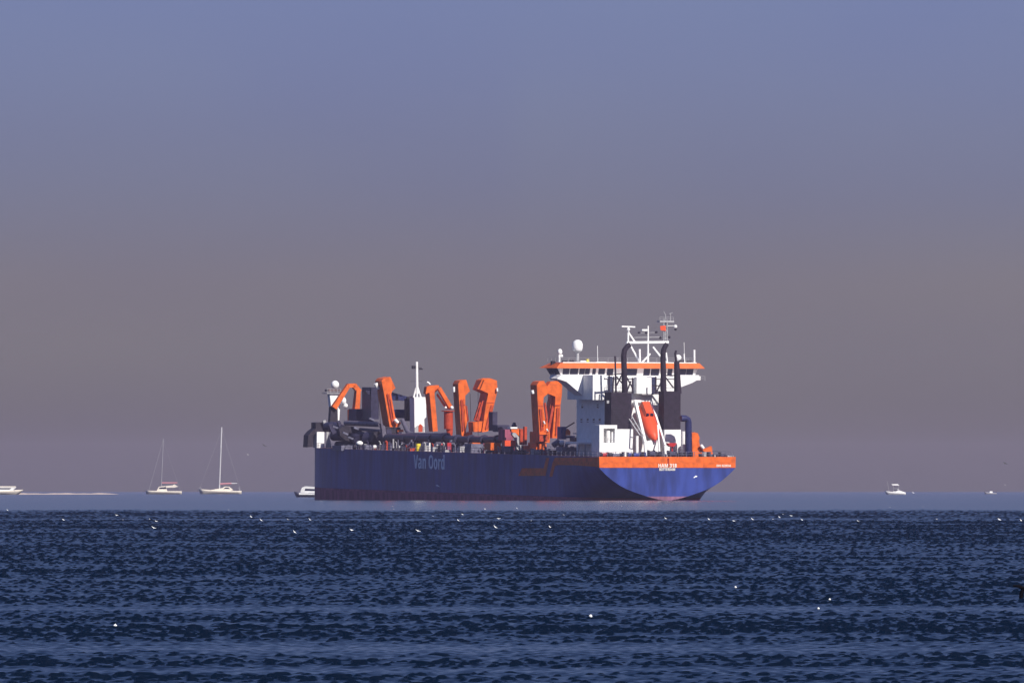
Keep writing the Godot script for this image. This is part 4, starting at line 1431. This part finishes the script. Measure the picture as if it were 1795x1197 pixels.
	for i in n:
		for k in 4:
			var p := []
			for e in [[i, k], [i + 1, k], [i + 1, k + 1], [i, k + 1]]:
				var t: float = float(e[0]) / n
				var across: float = e[1] / 4.0
				var end := minf(1.0, (1.0 - t) * 9.0)
				var h: float = sin(PI * across) * (0.6 + 0.1 * sin(t * 23.0) + 0.06 * sin(t * 61.0)) * pow(end, 0.7) - 0.05
				p.append(a.lerp(b, t) + Vector3(0, h, -across * 60.0))
			quad(st, p[0], p[1], p[2], p[3], Vector3.UP)
	var bar := put(st, "sandbar", M.sand)
	bar.set_meta("kind", "structure")

# ---------------------------------------------------------------- birds and floats
func gull_mesh(spread: float, lift: float) -> ArrayMesh:
	var st := begin()
	st.set_smooth_group(1)
	var prof := [[-0.22, 0.01], [-0.17, 0.03], [-0.06, 0.062], [0.05, 0.06], [0.12, 0.04], [0.16, 0.042], [0.2, 0.025], [0.235, 0.004]]
	for i in prof.size() - 1:
		for k in 8:
			var p := []
			for e in [[i, k], [i, k + 1], [i + 1, k + 1], [i + 1, k]]:
				var an: float = TAU * e[1] / 8.0
				p.append(Vector3(-prof[e[0]][0], sin(an) * prof[e[0]][1] * 0.9, cos(an) * prof[e[0]][1]))
			quad(st, p[0], p[1], p[2], p[3], Vector3(0, p[0].y + p[1].y, p[0].z + p[1].z))
	for s in [-1.0, 1.0]:
		var w := [Vector3(-0.1, 0.02, s * 0.04), Vector3(0.06, 0.02, s * 0.04), Vector3(-0.12, lift * 0.6, s * spread * 0.45), Vector3(0.02, lift * 0.6, s * spread * 0.45), Vector3(0.05, lift, s * spread)]
		for o in [0.006, -0.006]:
			var u := Vector3(0, o, 0)
			quad(st, w[0] + u, w[1] + u, w[3] + u, w[2] + u, Vector3(0, o, 0))
			tri(st, w[2] + u, w[3] + u, w[4] + u, Vector3(0, o, 0))
	st.generate_normals()
	return st.commit()

func add_birds() -> void:
	var near := gull_mesh(0.5, 0.12)
	var wide := gull_mesh(0.62, 0.22)
	var list := [
		[Vector3(-56.96, 0.12, -1801.26), "white gull at the far left, on the edge of the pale calm water", 0, 0.34],
		[Vector3(-35, 0.1, -1244.57), "lone white gull over dark water below the low sandbar", 0, 0.34],
		[Vector3(-36.2, 0.1, -1461.02), "white gull over dark water just past the sandbar's right tip", 0, 0.34],
		[Vector3(-30.42, 0.1, -1244.57), "faint gull close under the gull past the sandbar's tip", 0, 0.26],
		[Vector3(-28.2, 0.1, -1244.57), "left gull of the close pair below the boxy-cabin yacht", 0, 0.34],
		[Vector3(-26.53, 0.1, -1189.5), "right gull of the close pair below the boxy-cabin yacht", 0, 0.34],
		[Vector3(-22.2, 0.1, -988.34), "gull nearest the viewer below the boxy-cabin yacht", 0, 0.34],
		[Vector3(-32.44, 0.12, -1825.93), "faint gull on the pale water's edge below the tall-masted yacht", 0, 0.26],
		[Vector3(-22.41, 0.1, -1371.57), "white gull midway between the tall-masted yacht and the launch, upper of two", 0, 0.34],
		[Vector3(-19.2, 0.1, -1221.94), "white gull midway between the tall-masted yacht and the launch, lower of two", 0, 0.34],
		[Vector3(-17.65, 0.1, -1256.2), "faint gull on dark water left of the launch", 0, 0.26],
		[Vector3(-15.76, 0.1, -1244.57), "white gull on dark water directly below the launch", 0, 0.34],
		[Vector3(-12.13, 0.1, -890.16), "gull nearest the viewer below and left of the launch", 0, 0.34],
		[Vector3(-9.38, 0.1, -933.44), "gull on dark water below the dredger's bow, nearer than its neighbours", 0, 0.34],
		[Vector3(-16.35, 0.12, -2185.13), "upper faint gull on pale water under the draghead gantry", 0, 0.26],
		[Vector3(-14.11, 0.12, -1904.18), "lower faint gull on pale water under the draghead gantry", 0, 0.26],
		[Vector3(-5.39, 0.1, -914.39), "brightest round white gull on dark water below the hull lettering", 0, 0.42],
		[Vector3(-6.93, 0.1, -1400.14), "small faint gull on dark water below the end of the hull lettering", 0, 0.26],
		[Vector3(-4.69, 0.1, -1510.26), "white gull below the middle gantry, upper of two", 0, 0.34],
		[Vector3(-4.12, 0.1, -1221.94), "white gull below the middle gantry, lower of two", 0, 0.34],
		[Vector3(-3.23, 0.12, -1904.18), "white gull on pale water below the right arm of the middle gantry", 0, 0.34],
		[Vector3(-1.08, 0.1, -1292.44), "gull on dark water below the sheave amidships, upper of two", 0, 0.34],
		[Vector3(-1.04, 0.1, -1003.09), "gull on dark water below the sheave amidships, lower of two", 0, 0.34],
		[Vector3(0.6, 0.12, -1960.19), "white gull on pale water under the left end of the quarter stripe", 0, 0.34],
		[Vector3(1.54, 0.1, -1200.12), "gull on dark water below the quarter stripe's middle", 0, 0.34],
		[Vector3(2.4, 0.1, -995.66), "gull on dark water below the aft gantry, nearest the viewer there", 0, 0.34],
		[Vector3(4.8, 0.1, -1477.07), "faint gull on dark water just right of the aft gantry's line", 0, 0.26],
		[Vector3(15.27, 0.12, -2221.54), "faint gull on pale water under the port funnel", 0, 0.26],
		[Vector3(12.56, 0.1, -1304.99), "pale gull on dark water under the stern lettering", 0, 0.34],
		[Vector3(15.65, 0.1, -1268.05), "white gull on dark water below the starboard corner of the transom", 0, 0.34],
		[Vector3(16.69, 0.1, -1200.12), "small white gull just past the stern's right end", 0, 0.34],
		[Vector3(19.11, 0.1, -1268.05), "bright white gull alone, well right of the stern", 0, 0.42],
		[Vector3(20.74, 0.1, -1268.05), "faint leftmost gull of the flock far right of the stern", 0, 0.26],
		[Vector3(22.76, 0.1, -1357.71), "white gull in the middle of the flock far right of the stern", 0, 0.34],
		[Vector3(25.65, 0.1, -1510.26), "faint topmost gull of the flock far right of the stern", 0, 0.26],
		[Vector3(25.02, 0.1, -1429.93), "white upper right gull of the flock far right of the stern", 0, 0.34],
		[Vector3(22.44, 0.1, -1233.15), "white lowest gull at the right end of the flock right of the stern", 0, 0.34],
		[Vector3(25.81, 0.1, -1189.5), "white gull on dark water left of the fishing boat", 0, 0.34],
		[Vector3(49.35, 0.12, -2082.7), "faint gull on pale water directly below the fishing boat", 0, 0.26],
		[Vector3(55.39, 0.12, -2149.88), "faint gull on pale water between the fishing boat and the skiff", 0, 0.26],
		[Vector3(33.76, 0.1, -1268.05), "faint gull on dark water between the fishing boat and the skiff", 0, 0.26],
		[Vector3(38.38, 0.1, -1256.2), "bright white gull on dark water below the skiff", 0, 0.42],
		[Vector3(38.99, 0.1, -1221.94), "pale gull at the right edge on dark water", 0, 0.34],
		[Vector3(-43.04, 8.07, -2600), "tiny white gull in the air right of the tall mast", 0, 0.40],
		[Vector3(-34.14, 8.47, -2200), "dark gull gliding in the air between the tall mast and the dredger", 1, 1.00],
		[Vector3(68, 6.04, -2200), "dark gull gliding in the air near the right edge above the skiff", 1, 1.00],
		[Vector3(80.36, 3.15, -2600), "tiny white gull low in the air right of the skiff", 0, 0.30],
		[Vector3(75.48, 1.75, -3000), "pale gull low over the far water right of the fishing boat", 0, 0.60],
	]
	rng.seed = 77
	for g in list:
		var o := MeshInstance3D.new()
		o.name = numbered("gull")
		o.mesh = near if rng.randf() < 0.6 else wide
		o.material_override = M.grey_dark if g[2] == 1 else (M.grey if g[1].contains("faint") else M.white)
		o.position = g[0]
		var s: float = g[3]
		o.basis = Basis(Vector3.BACK, deg_to_rad(-24.0 + rng.randf_range(-10, 10))) * Basis(Vector3.RIGHT, deg_to_rad(48.0 + rng.randf_range(-14, 14))) * Basis(Vector3.UP, PI * 0.5 + rng.randf_range(-0.4, 0.4)) * Basis.from_scale(Vector3.ONE * s * 0.8)
		add_child(o)
		tag(o, g[1], "bird", "gulls over the sea")
	for f in [
		[Vector3(1.52, 0.03, -308.8), "round white float, brightest on the near water below the dredger's port quarter", 0.034],
		[Vector3(7.08, 0.03, -355.63), "small white float right of the stern, upper of a pair on the near water", 0.026],
		[Vector3(6.31, 0.03, -328.6), "small white float right of the stern, lower of a pair on the near water", 0.026],
		[Vector3(5.6, 0.03, -399.83), "tiny white float on mid water below the transom's right end", 0.030],
		[Vector3(-7.14, 0.03, -287.02), "white float alone on the near water at lower left", 0.034],
	]:
		var o := node("float")
		o.position = f[0]
		var st := begin()
		ball(st, Vector3(0, 0.01, 0), f[2], Vector3(1, 0.9, 1))
		put(st, "body", M.white, o)
		st = begin()
		tube(st, [Vector3(0, f[2] * 0.8, 0), Vector3(0.01, f[2] * 1.5, 0)], f[2] * 0.15, -1.0, 6)
		put(st, "eyelet", M.white, o)
		tag(o, f[1], "float", "floats on the near water")
	# dark branch adrift at the right edge
	var br := node("driftwood")
	br.position = Vector3(11.59, 0, -362.75)
	tag(br, "dark crooked branch adrift at the right edge of the near water", "driftwood")
	var st := begin()
	tube(st, [Vector3(-0.02, -0.1, 0), Vector3(-0.01, 0.12, 0), Vector3(0.04, 0.27, 0)], 0.05, 0.04, 8)
	put(st, "stem", M.bark, br)
	st = begin()
	tube(st, [Vector3(0.12, 0.2, 0), Vector3(-0.06, 0.29, 0.02), Vector3(-0.2, 0.3, 0.02)], 0.055, 0.02, 8)
	put(st, "limb", M.bark, br)

# ---------------------------------------------------------------- build
func _ready() -> void:
	add_light()
	M.navy_dark = paint(Color(0.016, 0.02, 0.085), 0.5, 0.0, 0.2, 0.2)
	M.navy = paint(Color(0.024, 0.045, 0.215), 0.45, 0.0, 0.34, 0.045, 1)
	M.maroon = paint(Color(0.3, 0.075, 0.13), 0.7, 0.0, 0.35, 0.06, 1)
	M.pinkish = paint(Color(0.2, 0.1, 0.17), 0.8, 0.0, 0.3, 0.1, 1)
	M.orange = paint(Color(0.66, 0.118, 0.011), 0.55, 0.0, 0.22, 0.12)
	M.orange_dark = paint(Color(0.42, 0.05, 0.015), 0.6, 0.0, 0.2, 0.2)
	M.red_orange = paint(Color(0.7, 0.085, 0.028), 0.45, 0.0, 0.08, 0.3)
	M.red = paint(Color(0.42, 0.02, 0.025), 0.5, 0.0, 0.15, 0.2)
	M.white = paint(Color(0.82, 0.82, 0.82), 0.45, 0.0, 0.07, 0.15)
	M.cream = paint(Color(0.78, 0.72, 0.62), 0.5, 0.0, 0.08, 0.2)
	M.grey = paint(Color(0.36, 0.36, 0.38), 0.6, 0.0, 0.15, 0.3)
	M.grey_dark = paint(Color(0.06, 0.06, 0.07), 0.8, 0.0, 0.0)
	M.slate = paint(Color(0.13, 0.13, 0.19), 0.6, 0.0, 0.3, 0.3)
	M.slate_dark = paint(Color(0.035, 0.032, 0.07), 0.6, 0.0, 0.3, 0.3)
	M.dark = paint(Color(0.022, 0.018, 0.03), 0.6, 0.0, 0.3, 0.3)
	M.soot = paint(Color(0.022, 0.015, 0.028), 0.75, 0.0, 0.3, 0.2)
	M.pipe = paint(Color(0.03, 0.028, 0.06), 0.4, 0.0, 0.3, 0.2)
	M.pipe_pale = paint(Color(0.11, 0.1, 0.14), 0.5, 0.0, 0.3, 0.2)
	M.deck = paint(Color(0.14, 0.07, 0.07), 0.8, 0.0, 0.3, 0.1)
	M.brown = paint(Color(0.16, 0.1, 0.1), 0.7, 0.0, 0.2, 0.3)
	M.yellow = paint(Color(0.75, 0.6, 0.04), 0.5, 0.0, 0.1, 0.4)
	M.glass = paint(Color(0.012, 0.014, 0.04), 0.15, 0.0, 0.0)
	M.pale_print = paint(Color(0.85, 0.88, 0.95), 0.6, 0.0, 0.1, 0.2)
	M.print_white = paint(Color(0.8, 0.78, 0.72), 0.6, 0.0, 0.0)
	M.rust = paint(Color(0.3, 0.03, 0.01), 0.8, 0.0, 0.2, 0.5)
	M.spar = paint(Color(0.5, 0.5, 0.52), 0.5, 0.0, 0.05, 0.2)
	M.spar_dull = paint(Color(0.3, 0.3, 0.33), 0.6, 0.0, 0.05, 0.2)
	M.pink = paint(Color(0.5, 0.22, 0.25), 0.8, 0.0, 0.1, 0.5)
	M.sand = paint(Color(0.5, 0.4, 0.33), 0.9, 0.0, 0.15, 0.02)
	M.bark = paint(Color(0.005, 0.005, 0.007), 1.0, 0.0, 0.0)
	M.bark.metallic_specular = 0.0
	ship_place = Transform3D(Basis(Vector3.UP, deg_to_rad(21.0)) * Basis(Vector3.RIGHT, deg_to_rad(0.75)), Vector3(34.06, 0.0, -3500.0))
	add_sea()
	add_ship()
	add_boats()
	add_birds()
